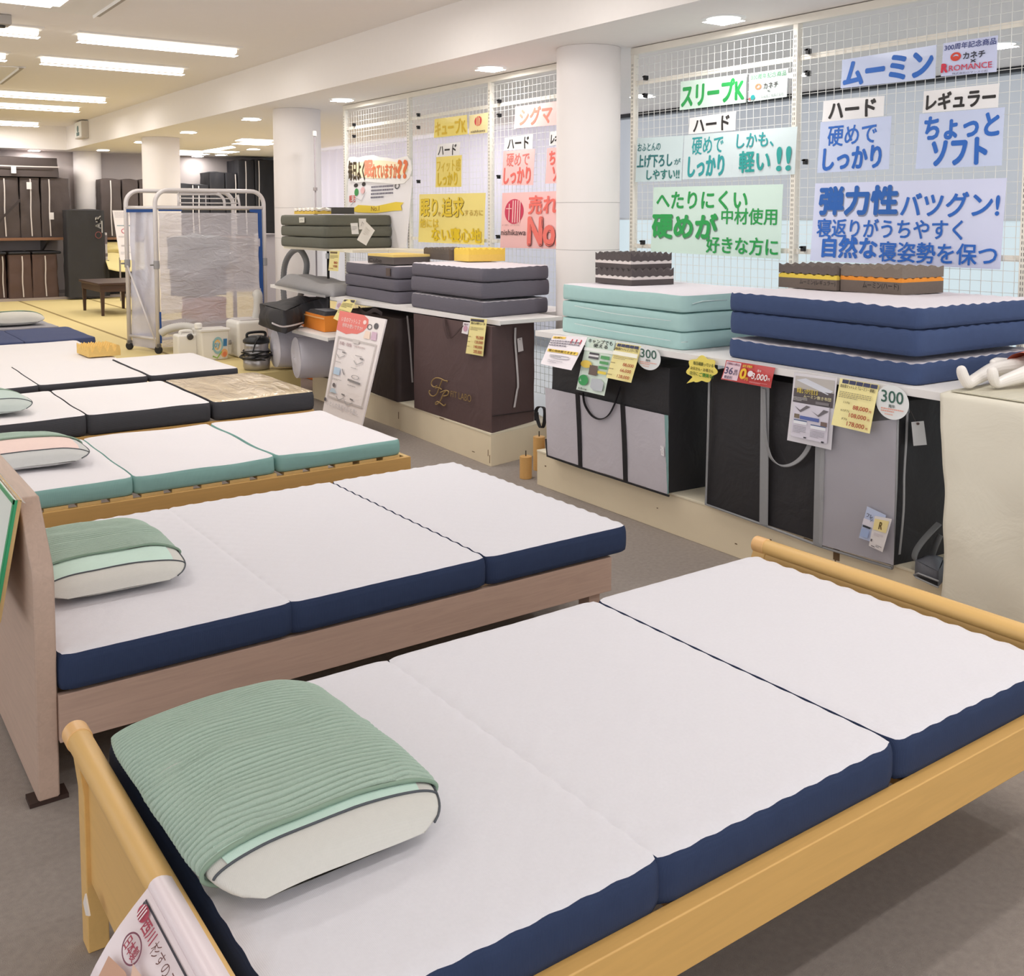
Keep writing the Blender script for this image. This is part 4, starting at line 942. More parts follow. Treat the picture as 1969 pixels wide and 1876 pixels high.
zp = smooth_path([fs_(991, 630, .012), fs_(990.5, 655, .014), fs_(993, 690, .014), fs_(996, 738, .014), fs_(994, 752, .014), fs_(989, 783, .012)], 5)
obj('zip_tape', ribbon(zp, axs, .018, .003), mat((214, 206, 208), .6), t)
sheet('tag', 'blank white tag hanging on the side of the big brown bag', 'tag', [fs_(994.5, 651, .022), fs_(1003.5, 648.5, .022), fs_(1006.5, 674, .022), fs_(996.5, 677, .022)], (226, 216, 218), [('e', .5, .09, .09, .05, (80, 70, 74))], 'blank white tags')
seam = MB(); seam.tube([fs_(947, 800, .006), fs_(1028, 789, .006)], .003, 6); obj('seam', seam, mat((44, 35, 36), .8), t)
# --- dark brown bag behind the standing sign
t = thing('storage_bag', 'dark brown mattress bag half hidden behind the standing white sign', 'bag', (3.8, 6.9, .205), 'mattress storage bags on the plinths')
FLd, FRd = (3.63, 7.42), (3.535, 6.40)
obj('bag_body', softbox([FLd, FRd, (3.98, 6.42), (4.05, 7.45)], .206, .80, c4t=[(3.66, 7.40), (3.575, 6.44), (3.96, 6.45), (4.03, 7.42)], bulge=.025, wr=.012, seed=6, sag=.02), DBRN, t, smooth=True)
fd_, nd_, ad_ = face(FRd, (3.98, 6.42))
obj('zip_tape', ribbon(smooth_path([fd_(783, 607, .03), fd_(788, 660, .035), fd_(793, 735, .025)], 5), ad_, .012, .003), mat((190, 182, 182), .6), t)
f2, n2_, a2_ = face(FLd, FRd)
obj('handle', ribbon(smooth_path([f2(690, 592, .03), f2(703, 603, .05), f2(720, 596, .05), f2(735, 604, .03)], 6), UP, .03, .004), mat((52, 41, 42), .7), t)
# --- black and silver grey bag
FLg, FRg = (3.412, 4.455), (3.415, 3.520)
t = thing('storage_bag', 'black topped bag with pale silver grey panels and a hanging handle', 'bag', (3.6, 4.0, .202), 'mattress storage bags on the plinths')
cg = [FLg, FRg, (3.76, 3.50), (3.78, 4.46)]
obj('bag_body', softbox(cg, .203, .808, c4t=[(3.425, 4.44), (3.428, 3.53), (3.75, 3.52), (3.77, 4.45)], bulge=.006, wr=.006, seed=9, sag=.01), BLACKC, t, smooth=False, bevel=.005)
fg, ng, ag = face(FLg, FRg)
g7 = lambda x, y: (1020 + .26653 * x, 460 + .26653 * y)
def panel(px4, off): c = [fg(*g7(*p), off) for p in px4]; m_ = MB(); m_.grid(lambda u, v: bil(c, u, v) + ng * (.003 * nz3(u * 4, v * 5, px4[0][0])), 14, 14); return m_
for pts in ([(105, 1068), (328, 1118), (355, 1632), (122, 1555)], [(352, 1122), (652, 1192), (678, 1735), (372, 1640)], [(676, 1200), (968, 1266), (990, 1838), (698, 1745)]):
    obj('front_panel', panel(pts, .012), LAV, t, smooth=True)
obj('teal_piping', panel([(966, 1266), (994, 1270), (998, 1838), (986, 1838)], .013), mat((132, 166, 164), .7), t)
for a, b_ in (((338, 1105), (360, 1640)), ((664, 1190), (686, 1745))):
    obj('strap', ribbon([fg(*g7(*a), .016), fg(*g7(*((a[0] + b_[0]) / 2 + 2, (a[1] + b_[1]) / 2)), .018), fg(*g7(*b_), .014)], ag, .031, .004), STRAP, t)
hp = smooth_path([fg(*g7(*p), .024) for p in ((378, 1105), (392, 1190), (440, 1268), (500, 1296), (560, 1270), (606, 1190), (648, 1060))], 6)
obj('handle', ribbon(hp, ng + ag * .5, .020, .004), STRAP, t)
bt = MB(); bt.tube([fg(*g7(*p), .012) for p in ((112, 1440), (122, 1562), (360, 1645), (690, 1750), (998, 1850))], .006, 6); obj('bottom_piping', bt, STRAP, t, smooth=True)
obj('care_label', panel([(936, 1486), (962, 1492), (966, 1566), (942, 1556)], .017), mat((226, 220, 224), .6), t)
# --- black bag with the clear front pocket
FLn, FRn = (3.428, 3.280), (3.395, 2.278)
t = thing('storage_bag', 'large black bag with grey straps and a clear front pocket', 'bag', (3.6, 2.8, .202), 'mattress storage bags on the plinths')
cn = [FLn, FRn, (3.76, 2.235), (3.79, 3.29)]
obj('bag_body', softbox(cn, .203, .830, c4t=[(3.44, 3.27), (3.435, 2.285), (3.75, 2.25), (3.78, 3.28)], bulge=.010, wr=.007, seed=13, sag=.01), BLACKC, t, smooth=False, bevel=.005)
fk, nk, ak = face(FLn, FRn)
g8 = lambda x, y: (1300 + .34646 * x, 480 + .34646 * y)
def panel8(px4, off, wv=.003): c = [fk(*g8(*p), off) for p in px4]; m_ = MB(); m_.grid(lambda u, v: bil(c, u, v) + nk * (wv * nz3(u * 4, v * 5, px4[0][0])), 16, 16); return m_
obj('grey_panel', panel8([(815, 980), (1224, 940), (1206, 1750), (798, 1635)], .018), mat((168, 164, 172), .6, 'noise', 8, .1, .02), t, smooth=True)
obj('clear_pocket', panel8([(806, 860), (1232, 880), (1203, 1762), (792, 1632)], .026, .01), filmmat((236, 234, 240), .12, .08, 6, .6), t, smooth=True)
for a, b_, w in (((494, 760), (486, 1525), .046), ((800, 1085), (786, 1640), .046)):
    obj('strap', ribbon([fk(*g8(*a), .020), fk(*g8(*((a[0] + b_[0]) / 2, (a[1] + b_[1]) / 2)), .022), fk(*g8(*b_), .018)], ak, w, .004), GREYS, t)
hp = smooth_path([fk(*g8(*p), .026) for p in ((485, 770), (488, 900), (494, 1030), (520, 1140), (565, 1190), (620, 1198), (680, 1168), (730, 1105), (760, 1010), (775, 900))], 6)
obj('handle', ribbon(hp, nk * .4 + ak, .030, .004), GREYS, t)
ed = MB(); ed.tube([fk(*g8(*p), .012) for p in ((185, 690), (178, 1000), (165, 1412), (480, 1525), (800, 1645), (1200, 1768))], .006, 6); ed.tube([fk(*g8(*p), .012) for p in ((1232, 900), (1222, 1300), (1200, 1768))], .005, 6)
obj('edge_piping', ed, GREYS, t, smooth=True)
fz, nz_, az = face(FRn, (3.76, 2.235))
obj('zip_tape', ribbon(smooth_path([fz(*g8(*p), .014) for p in ((1284, 890), (1278, 1050), (1266, 1250), (1262, 1450), (1240, 1690))], 5), az, .010, .003), mat((176, 174, 176), .4, metal=.3), t)
zp_ = MB(); zp_.bar(fz(*g8(1287, 870), .02), fz(*g8(1288, 905), .02), .008, .004); obj('zip_pull', zp_, mat((150, 150, 152), .3, metal=.8), t)
st = MB(); st.tube([fz(*g8(1290, 878), .02), fz(*g8(1312, 915), .03), fz(*g8(1334, 962), .034)], .0012, 5)
o = sheet('tag', 'blank white eyelet tag hanging from the zip of the large black bag', 'tag', [fz(*g8(*p), .034) for p in ((1306, 956), (1374, 950), (1391, 1082), (1318, 1088))], (232, 230, 232), [('e', .48, .09, .13, .055, (120, 90, 84)), ('e', .48, .09, .06, .025, (60, 46, 46))], 'blank white tags')
obj('string', st, mat((90, 84, 84), .7), o)
blue = [(1061, 1424), (1165, 1473), (1140, 1640), (1015, 1598)]; wht = [(1103, 1476), (1198, 1494), (1146, 1678), (1070, 1642)]
card('card', 'pale blue information card on the clear pocket of the black bag', 'card', fk, [g8(*p) for p in blue], (196, 206, 234), [('t', 'フレ', .08, .18, .40, .30, (90, 90, 110)), ('r', .0, .36, .5, .56, (226, 220, 230)), ('t', 'ソ', .30, .30, .42, .38, (90, 90, 110)), ('r', .06, .56, .42, .62, (60, 62, 70)), ('r', .04, .68, .40, .92, (166, 184, 222))], 'cards on the clear pocket', off=.042)
card('card', 'white and yellow card with an ornate letter on the clear pocket', 'card', fk, [g8(*p) for p in wht], (232, 226, 226), [('r', .06, .08, .90, .44, (240, 222, 160)), ('t', 'R', .38, .15, .60, .38, (110, 90, 50), .03), ('l', .2, .52, .8, .62, 3, (200, 190, 196)), ('r', .08, .74, .18, .82, (110, 104, 108)), ('l', .5, .86, .9, .94, 2, (120, 114, 118)), ('r', .2, .93, .46, .95, (50, 46, 50))], 'cards on the clear pocket', off=.048)
# --- folded webbing bag beside the cloth
t = thing('folded_bag', 'dark grey folded bag with a webbing loop beside the cream cloth', 'bag', (3.6, 2.1, .202))
DG = mat((92, 94, 102), .55, 'wrinkle', 9, .3, .06)
k8 = lambda x, y, z: P(*g8(x, y), Z=z)
pq = [P(1757.5, 1106, Z=.203), P(1803, 1129, Z=.203), P(1822, 1100, Z=.203), P(1788, 1086, Z=.203)]
obj('pouch', softbox([p.xy for p in pq], .203, .262, c4t=[lerp(p, sum(pq, Vector()) / 4, k).xy for p, k in zip(pq, (.06, .0, .3, .45))], bulge=.010, wr=.012, seed=33, sag=.02), DG, t, smooth=True)
fw2, nw2, aw2 = face(pq[0].xy, pq[1].xy)
mo = MB(); mo.add([fw2(1762, 1105.5, .016), fw2(1803, 1119, .016), fw2(1803, 1128, .016), fw2(1770, 1112, .016)], [(0, 1, 2, 3)]); obj('opening', mo, mat((24, 23, 25), .8), t)
rim = MB(); rim.tube([fw2(1804, 1129, .016), fw2(1762, 1110, .016), fw2(1757, 1105, .016), fw2(1766, 1102, .016), fw2(1804, 1117, .016)], .0035, 6); obj('edge_piping', rim, GREYS, t, smooth=True)
lq = lambda x, y, Y: P(x, y, Y=Y)
lp = smooth_path([lq(1806, 1006, 2.14), lq(1788, 1024, 2.15), lq(1770, 1045, 2.17), lq(1760, 1062, 2.18), lq(1759, 1076, 2.18), lq(1774, 1084, 2.17), lq(1790, 1070, 2.15), lq(1800, 1046, 2.13), lq(1808, 1028, 2.12)], 8)
obj('webbing_loop', ribbon(lp, Vector((.6, .75, -.1)), .050, .004), mat((120, 122, 124), .7, 'fabric', 60, .2, .06), t)
# --- black strap loop behind the silver grey bag
g9 = lambda x, y: P(980 + .20315 * x, 780 + .20315 * y, X=3.62)
_bag = [o for o in bpy.data.objects if o.get('label', '').startswith('black topped bag')][0]
obj('carry_strap', ribbon(smooth_path([g9(*p) for p in ((250, 140), (252, 40), (285, 8), (330, 30), (332, 120), (318, 195), (288, 200), (262, 120), (256, 60))], 6), Vector((.6, -.8, 0)), .022, .004), STRAP, _bag)
# --- wooden feet with bolts
LEGW = mat((226, 178, 112), .45, 'wood', 8, .05, .10)
def wood_foot(x, y, h, label):
    t = thing('wooden_leg', label, 'furniture leg', (x, y, 0), 'spare wooden legs on the carpet')
    b = MB(); b.cyl((x, y, 0), (x, y, h), .036, 32); obj('leg_block', b, LEGW, t, bevel=.003)
    s = MB(); s.cyl((x, y, h), (x, y, h + .032), .0035, 10); obj('bolt', s, mat((96, 88, 80), .35, metal=.8), t)
q = P(1011.5, 922, Z=0); wood_foot(q.x + .02, q.y + .03, .132, 'front wooden leg block with an upright bolt, by the plinth corner')
q = P(1030, 914, Z=0); wood_foot(q.x + .10, q.y + .10, .205, 'taller wooden leg block with an upright bolt, behind the front one')
wood_foot(q.x + .17, q.y + .03, .20, 'wooden leg block mostly hidden at the end of the long plinth')

# ================================================================ cards hanging from the shelf lips
LX = 3.366
def hang(name, label, px4, colr, items, group='price cards and leaflets on the shelf edge', tilt=.0, wv=.004, cat='card', X=LX):
    def at(i, p): return P(*p, X=X - (tilt if i > 1 else 0))
    return sheet(name, label, cat, [at(i, p) for i, p in enumerate(px4)], colr, items, group, rough=.2, wavefn=W4(wv), spec=.6)
YC = (246, 232, 160); RDT = (178, 62, 44); NVB = (62, 66, 96)
hang('leaflet', 'white leaflet with yellow bars, leftmost under the teal stack', [(1064, 644.5), (1130, 648), (1099, 712), (1039, 699)], (240, 232, 238),
     [('r', .03, .04, .42, .12, (240, 200, 90)), ('t', 'お試し', .08, .05, .36, .11, (120, 96, 30)), ('t', '111', .62, .10, .90, .24, (214, 60, 80), .02), ('l', .03, .18, .9, .40, 3, (130, 124, 136)), ('r', .06, .48, .97, .57, (242, 206, 80)), ('t', '寝心地体験できます', .10, .49, .92, .56, (110, 84, 30)), ('e', .5, .70, .30, .05, (220, 216, 222)), ('l', .2, .66, .8, .74, 2, (150, 146, 154)), ('l', .2, .82, .66, .92, 2, (180, 176, 184))], tilt=.10)
hang('leaflet', 'tall green leaflet showing foam layers, under the teal stack', [(1130, 648), (1183.5, 655), (1162.5, 761), (1107.6, 748.5)], (216, 230, 216),
     [('r', .0, .0, 1, .18, (206, 226, 216)), ('t', 'キャンプでも', .08, .02, .94, .10, (40, 44, 44), .01), ('t', '使える', .30, .10, .80, .17, (40, 44, 44), .02), ('r', .0, .19, 1, .25, (240, 244, 240)), ('r', .24, .27, .58, .31, (84, 80, 86)), ('r', .24, .31, .58, .345, (232, 230, 232)), ('r', .24, .345, .58, .385, (92, 88, 94)),
      ('r', .66, .30, .95, .36, (90, 160, 100)), ('r', .66, .40, .95, .45, (90, 160, 100)), ('r', .66, .49, .95, .54, (90, 160, 100)), ('r', .66, .58, .95, .63, (230, 206, 80)), ('e', .22, .50, .20, .07, (232, 200, 90)), ('q', [(.36, .50), (.64, .50), (.64, .68), (.36, .68)], (110, 92, 84)),
      ('e', .22, .80, .17, .10, (60, 160, 90)), ('t', '送料無料', .10, .77, .34, .83, (236, 246, 236)), ('q', [(.50, .74), (.80, .72), (.94, .78), (.94, .93), (.64, .95), (.50, .90)], (190, 194, 200)), ('t', '丸洗いOK', .10, .94, .40, .985, (60, 66, 62))], tilt=.06)
hang('price_card', 'yellow price card with red prices under the teal stack', [(1187, 658.5), (1232.6, 665.6), (1214, 736), (1165, 725.6)], YC,
     [('r', a, .02, a + .16, .10, NVB) for a in (.05, .235, .42, .605, .79)] + [('t', '高反発マットレス スリープK', .04, .12, .96, .20, (90, 74, 50)), ('r', .0, .23, 1, .34, (250, 248, 232)), ('l', .10, .38, .9, .46, 2, (170, 156, 120)),
      ('t', '88,000', .55, .52, .96, .62, RDT, .01), ('t', '66,000', .50, .68, .93, .78, RDT, .01), ('t', '128,000', .44, .85, .93, .95, RDT, .01), ('l', .06, .55, .36, .60, 1, (150, 130, 90)), ('l', .06, .72, .36, .77, 1, (150, 130, 90)), ('l', .06, .88, .36, .93, 1, (150, 130, 90))], tilt=.05)
def disc_card(label, cx_, cy_, rx, ry, X=LX - .004):
    c = P(cx_, cy_, X=X); r = (P(cx_ + rx, cy_, X=X) - P(cx_ - rx, cy_, X=X)).length / 2; rz = (P(cx_, cy_ - ry, X=X) - P(cx_, cy_ + ry, X=X)).length / 2
    pts = [c + Vector((0, -r * math.cos(2 * PI * i / 48), rz * math.sin(2 * PI * i / 48))) for i in range(48)]
    mb = MB(); mb.slab(pts, (.0015, 0, 0)); o = obj('round_card', mb, mat((238, 240, 240), .25, spec=.6)); tag(o, label, 'card', 'round cards with the number 300')
    cc = [c + Vector((0, r, rz)), c + Vector((0, -r, rz)), c + Vector((0, -r, -rz)), c + Vector((0, r, -rz))]
    sheet_items(o, cc, [('t', '300', .17, .16, .84, .52, (66, 104, 92), .012), ('t', '周年', .40, .56, .60, .66, (120, 130, 128)), ('l', .18, .68, .86, .82, 2, (236, 170, 150)), ('l', .30, .84, .72, .90, 1, (236, 180, 160))], Vector((-1, 0, 0)), base=.001)
disc_card('smaller looking round white card reading 300 under the teal stack', 1246.6, 687.7, 23, 23.5)
disc_card('larger looking round white card reading 300 under the navy stack', 1715.4, 773.7, 31.5, 33)
# yellow cloud card
cpt = [(1349.4 + (27.5 + 3.2 * math.sin(7 * a)) * math.cos(a), 710 + (24.5 + 2.6 * math.sin(7 * a)) * math.sin(a)) for a in [2 * PI * i / 84 for i in range(84)]]
for i, a in enumerate([2 * PI * i / 84 for i in range(84)]):
    if 2.15 < a < 2.35: cpt[i] = (1320, 737)
mb = MB(); mb.slab([P(x, y, X=LX - .004) for x, y in cpt], (.003, 0, 0))
o = obj('cloud_card', mb, mat((246, 226, 110), .35)); tag(o, 'yellow cloud shaped card with handwriting on the shelf edge', 'card')
cc = [P(x, y, X=LX - .005) for x, y in ((1322, 684), (1379, 692), (1375, 738), (1319, 728))]
sheet_items(o, cc, [('t', '毎日頑張っている', .22, .18, .90, .34, (70, 84, 40), .01), ('t', 'お父さん・お母さん', .14, .42, .92, .56, (120, 110, 60)), ('t', '自分に', .14, .62, .42, .78, (90, 100, 50), .005), ('t', 'ご褒美を!', .46, .62, .94, .80, (70, 140, 50), .02)], Vector((-1, 0, 0)), base=.001)
hang('sale_card', 'red and pink sale card reading 36, 0 and 3,000', [(1397, 692), (1490.5, 707), (1482, 746), (1386.6, 728.8)], (206, 74, 74),
     [('r', .02, .04, .33, .94, (246, 216, 226)), ('t', '分割払い(税込)', .04, .08, .31, .22, (150, 90, 120)), ('t', '36', .03, .32, .20, .68, (96, 86, 120), .02), ('t', '回', .23, .40, .29, .54, (110, 96, 120)), ('t', 'まで', .22, .56, .31, .68, (110, 96, 120)), ('t', '無金利', .06, .74, .22, .90, (110, 96, 120), .01),
      ('t', '金利 手数料', .38, .06, .58, .20, (250, 214, 90)), ('t', '0', .36, .24, .50, .80, (252, 206, 60), .05), ('t', '円', .49, .68, .55, .84, (252, 206, 60)), ('e', .58, .46, .055, .15, (250, 236, 240)), ('t', '月々', .70, .20, .78, .32, (255, 240, 240)), ('t', '3,000', .62, .38, .93, .74, (255, 244, 244), .02), ('t', '円', .94, .52, .98, .66, (255, 240, 240)), ('l', .60, .82, .95, .90, 2, (240, 170, 170))], wv=.002)
hang('leaflet', 'tall photo leaflet with a white mattress picture under the navy stack', [(1527, 716), (1610, 726.5), (1598, 865), (1513.8, 846)], (232, 228, 234),
     [('r', .05, .04, .96, .22, (196, 190, 186)), ('q', [(.08, .10), (.30, .06), (.95, .19), (.84, .25)], (222, 224, 234)), ('r', .05, .22, .97, .42, (96, 88, 92)), ('t', '体重しっかり支える', .12, .20, .62, .28, (244, 220, 100), .01), ('t', 'ムーミン敷き布団', .30, .285, .93, .335, (236, 226, 180), .01), ('l', .06, .34, .40, .40, 3, (200, 196, 196)), ('r', .60, .36, .90, .40, (130, 124, 128)),
      ('r', .10, .42, .92, .92, (226, 220, 232)), ('q', [(.12, .47), (.27, .55), (.50, .45), (.40, .44), (.26, .52)], (120, 114, 120)), ('q', [(.52, .50), (.70, .57), (.92, .47), (.80, .46), (.68, .55)], (120, 114, 120)), ('r', .14, .58, .26, .64, (130, 116, 100)), ('r', .28, .595, .72, .645, (96, 112, 176)), ('r', .76, .63, .90, .69, (130, 110, 104)),
      ('r', .14, .66, .45, .675, (90, 110, 150)), ('r', .14, .675, .45, .72, (244, 244, 250)), ('r', .54, .69, .88, .705, (90, 110, 150)), ('r', .54, .705, .88, .75, (244, 244, 250)), ('l', .14, .75, .44, .86, 5, (176, 172, 182)), ('l', .54, .78, .86, .88, 5, (176, 172, 182)), ('r', .40, .89, .46, .91, (70, 66, 74)), ('r', .80, .90, .86, .925, (70, 66, 74))], wv=.003)
hang('price_card', 'yellow price card with red prices 88,000 to 178,000 under the navy stack', [(1615.6, 727), (1691, 740), (1672, 833.6), (1598.8, 816.4)], YC,
     [('r', a, .01, a + .165, .09, NVB) for a in (.08, .265, .45, .635, .82)] + [('t', '高反発マットレス「ムーミン・華美」', .06, .11, .95, .18, (74, 66, 50), .006), ('l', .07, .26, .90, .40, 4, (170, 160, 120)), ('t', 'シングル', .22, .45, .40, .50, (110, 96, 66)), ('t', '88,000', .50, .50, .89, .60, RDT, .014), ('t', '円', .92, .55, .97, .60, RDT),
      ('t', 'セミダブル', .20, .62, .44, .67, (110, 96, 66)), ('t', '108,000', .44, .67, .88, .77, RDT, .014), ('t', '円', .92, .72, .97, .77, RDT), ('t', 'ダブル', .26, .79, .42, .84, (110, 96, 66)), ('t', '178,000', .42, .85, .87, .955, RDT, .014), ('t', '円', .91, .90, .96, .95, RDT)], tilt=.03, wv=.003)
hang('price_card', 'long yellow price strip hanging in front of the big brown bag', [(905, 611), (936.6, 613.7), (928.7, 685), (895.7, 679)], YC,
     [('r', .04, .02, .85, .09, (70, 66, 76)), ('t', '敷ふとん中厚 キューブK', .10, .10, .95, .17, (84, 74, 50)), ('l', .08, .24, .9, .34, 3, (176, 164, 120)), ('t', '95,000', .52, .47, .95, .57, RDT, .012), ('t', '120,000', .48, .60, .95, .69, RDT, .012), ('t', '140,000', .46, .73, .94, .82, RDT, .012), ('t', '205,000', .46, .86, .94, .96, RDT, .012), ('l', .06, .50, .34, .55, 1, (170, 150, 100)), ('l', .06, .64, .34, .69, 1, (170, 150, 100)), ('l', .06, .77, .34, .82, 1, (170, 150, 100))], X=3.47, wv=.003)
hang('small_card', 'tiny white card with a pink disc beside the long yellow strip', [(891, 619), (904, 620), (899.5, 643), (887.5, 640)], (240, 232, 236), [('e', .5, .55, .34, .26, (206, 160, 180)), ('t', '西川', .2, .1, .8, .26, (150, 110, 130))], X=3.475, wv=.001)
hang('price_card', 'yellow price strip curling from the shelf behind the standing sign', [(662.6, 575), (684.7, 576.5), (664, 624), (640.6, 612)], YC, [('r', .04, .02, .95, .12, (70, 66, 76)), ('l', .08, .18, .9, .4, 4, (150, 140, 100)), ('l', .08, .5, .9, .7, 3, (176, 164, 120))], X=3.50, tilt=.06)
hang('small_card', 'tiny white card behind the curled yellow price strip', [(649, 578), (662, 580), (655, 596), (644, 594)], (240, 232, 236), [('e', .5, .5, .3, .3, (206, 170, 186))], X=3.515, wv=.001)
hang('price_card', 'yellow price strip hanging below the olive mattress stack', [(634.3, 482), (653.2, 482.7), (650, 521.4), (631.8, 519.8)], YC, [('r', .06, .04, .8, .13, (110, 90, 60)), ('l', .08, .2, .9, .4, 4, (170, 156, 110)), ('t', '80', .55, .52, .9, .64, RDT), ('t', '100', .5, .70, .9, .82, RDT), ('l', .08, .86, .8, .94, 1, (180, 120, 80))], X=3.757, wv=.003)
# tags on the olive stack
OX = 3.735
hang('tag', 'white rectangular tag on the olive stack, left of the tilted card', [(674, 429), (687.5, 428.5), (690, 450), (676.5, 450)], (226, 222, 216), [('l', .15, .3, .85, .7, 3, (190, 186, 180))], 'tags on the olive stack', X=3.74, wv=.001, cat='tag')
hang('tag', 'narrow white tag at the top front of the olive stack', [(690, 420), (703.5, 420), (704, 441), (690.5, 441)], (222, 216, 208), [('p', [(.3, .7), (.5, .3), (.7, .5)], .004, (130, 120, 116))], 'tags on the olive stack', X=3.738, wv=.001, cat='tag')
hang('tag', 'large tilted white card dangling from the olive stack', [(704, 426), (720.5, 443), (704, 472), (686.5, 461)], (228, 222, 212), [('l', .2, .2, .7, .6, 4, (206, 198, 188))], 'tags on the olive stack', X=3.735, wv=.002, cat='tag')
hang('label', 'small white brand label on the left side of the olive stack', [(575, 418), (585, 417.5), (585.5, 427.5), (575.5, 428)], (220, 218, 206), [('p', [(.2, .6), (.45, .35), (.6, .6), (.8, .4)], .004, (120, 118, 110))], 'tags on the olive stack', X=3.745, wv=.0, cat='label')

# ================================================================ standing sign
spn = Vector((-1, 0, .36)).normalized(); sp0 = Vector((3.37, 6.6, .84))
sc4 = [PP(x, y, sp0, spn) for x, y in ((655, 597.5), (743.5, 614), (697, 814), (623, 784))]
kx = (sc4[0].z - .012) / (sc4[0].z - sc4[3].z); ky = (sc4[1].z - .012) / (sc4[1].z - sc4[2].z)
full = [sc4[0], sc4[1], sc4[1] + (sc4[2] - sc4[1]) * ky, sc4[0] + (sc4[3] - sc4[0]) * kx]
s_ = 1 / ((kx + ky) / 2)
G1 = (206, 198, 196)
def V(v): return v * s_
u_ = lambda x: x
pop = [(.12, .065, .0), ]
it = [('q', [(.0, V(.0)), (.55, V(.0)), (.66, V(.035)), (.68, V(.10)), (.60, V(.16)), (.48, V(.20)), (.36, V(.205)), (.24, V(.225)), (.10, V(.21)), (.0, V(.20))], (238, 130, 124)),
      ('t', 'いまのマットレス', .08, V(.055), .50, V(.105), (255, 226, 222), .012), ('t', '何年お使いですか?', .12, V(.115), .58, V(.16), (255, 226, 222), .012), ('e', .60, V(.07), .035, V(.022), (255, 226, 222)),
      ('o', .72, V(.105), .05, V(.028), .25, (90, 84, 88)), ('e', .85, V(.085), .045, V(.03), (96, 94, 100)), ('q', [(.66, V(.15)), (.76, V(.15)), (.78, V(.225)), (.64, V(.225))], (246, 222, 206)), ('q', [(.80, V(.145)), (.90, V(.145)), (.92, V(.225)), (.80, V(.225))], (216, 186, 206)),
      ('q', [(.08, V(.26)), (.95, V(.26)), (.95, V(.275)), (.08, V(.275))], G1), ('q', [(.08, V(.275)), (.10, V(.275)), (.10, V(.86)), (.08, V(.86))], G1), ('q', [(.93, V(.275)), (.95, V(.275)), (.95, V(.86)), (.93, V(.86))], G1), ('q', [(.08, V(.86)), (.95, V(.86)), (.95, V(.875)), (.08, V(.875))], G1), ('q', [(.44, V(.255)), (.58, V(.255)), (.58, V(.295)), (.44, V(.295))], (214, 206, 204)),
      ('t', '洗濯・乾燥', .14, V(.305), .42, V(.34), (196, 170, 176), .01), ('l', .48, V(.315), .88, V(.34), 1, (206, 190, 190))]
for (a, b_) in ((.13, .40), (.55, .42), (.30, .80), (.52, .82)):
    it += [('p', [(a, V(b_ + .04)), (a + .07, V(b_ + .075)), (a + .20, V(b_ + .035))], .007, (178, 174, 176)), ('q', [(a + .12, V(b_)), (a + .20, V(b_ + .004)), (a + .20, V(b_ + .018)), (a + .12, V(b_ + .014))], (140, 136, 138))]
it += [('l', .14, V(.385), .38, V(.40), 1, (170, 164, 166)), ('l', .56, V(.405), .82, V(.42), 1, (170, 164, 166)), ('l', .14, V(.51), .34, V(.525), 1, (180, 174, 176)), ('l', .52, V(.53), .74, V(.545), 1, (180, 174, 176)),
       ('q', [(.13, V(.57)), (.28, V(.57)), (.28, V(.64)), (.13, V(.64))], (190, 212, 234)), ('q', [(.50, V(.645)), (.80, V(.655)), (.80, V(.675)), (.50, V(.665))], (140, 136, 138)), ('o', .66, V(.615), .09, V(.02), .2, (160, 156, 158)), ('p', [(.33, V(.57)), (.36, V(.60)), (.40, V(.62))], .008, (130, 126, 130)),
       ('l', .14, V(.68), .36, V(.70), 2, (160, 154, 156)), ('l', .52, V(.70), .84, V(.715), 1, (170, 164, 166)), ('e', .20, V(.745), .035, V(.02), (110, 104, 108)), ('q', [(.16, V(.78)), (.24, V(.78)), (.30, V(.82)), (.12, V(.82))], (196, 212, 226)),
       ('t', 'ふとんの洗濯 & 打ち直し', .10, V(.905), .90, V(.955), (200, 196, 200), .004), ('e', .05, V(.905), .03, V(.018), (96, 90, 96))]
sheet('standing_sign', 'white standing sign with a red speech bubble, leaning beside the bags', 'sign', full, (244, 236, 236), it, thick=.012, rough=.4)

# ================================================================ cloth over the right hand end of the shelf
CLO = mat((226, 220, 204), .85, 'wrinkle', 5, .35, .03)
cl = MB()
def cloth(u, v):
    y = lerp(2.075, .75, u); 
    if v < .2:
        t_ = v / .2; return (lerp(4.1, 3.36, t_), y, ZS + .0045 + .002 * nz3(y * 5, t_ * 3))
    t_ = (v - .2) / .8
    z = lerp(ZS + .003, .10 + .02 * math.sin(u * 9), t_)
    x = 3.353 - .055 * t_ ** .6 - .016 * t_ * math.sin(u * 20 + 1.2) - .012 * nz3(u * 6, t_ * 3, 3) * min(1, t_ * 3)
    y2 = y - .055 * t_ * (1 - u) + .01 * nz3(t_ * 6, 0, 2) * (1 if u < .02 else 0) - .03 * math.sin(t_ * 2.6) * (1 - u)
    return (x, y2, z)
cl.grid(cloth, 90, 70)
o = obj('tablecloth', cl, CLO, smooth=True, solid=.002, recalc=False); tag(o, 'cream crumpled cloth hanging over the shelf end at the right edge', 'cloth')
pm = MB(); pm.slab([(3.38, 2.05, ZS + .012), (3.36, .9, ZS + .012), (4.05, .9, ZS + .012), (4.05, 2.05, ZS + .012)], (0, 0, -.004))
o = obj('paper_mat', pm, mat((206, 200, 180), .5, 'wood', 3, .05, .16)); tag(o, 'pale wood grain paper mat under the white doll', 'mat')
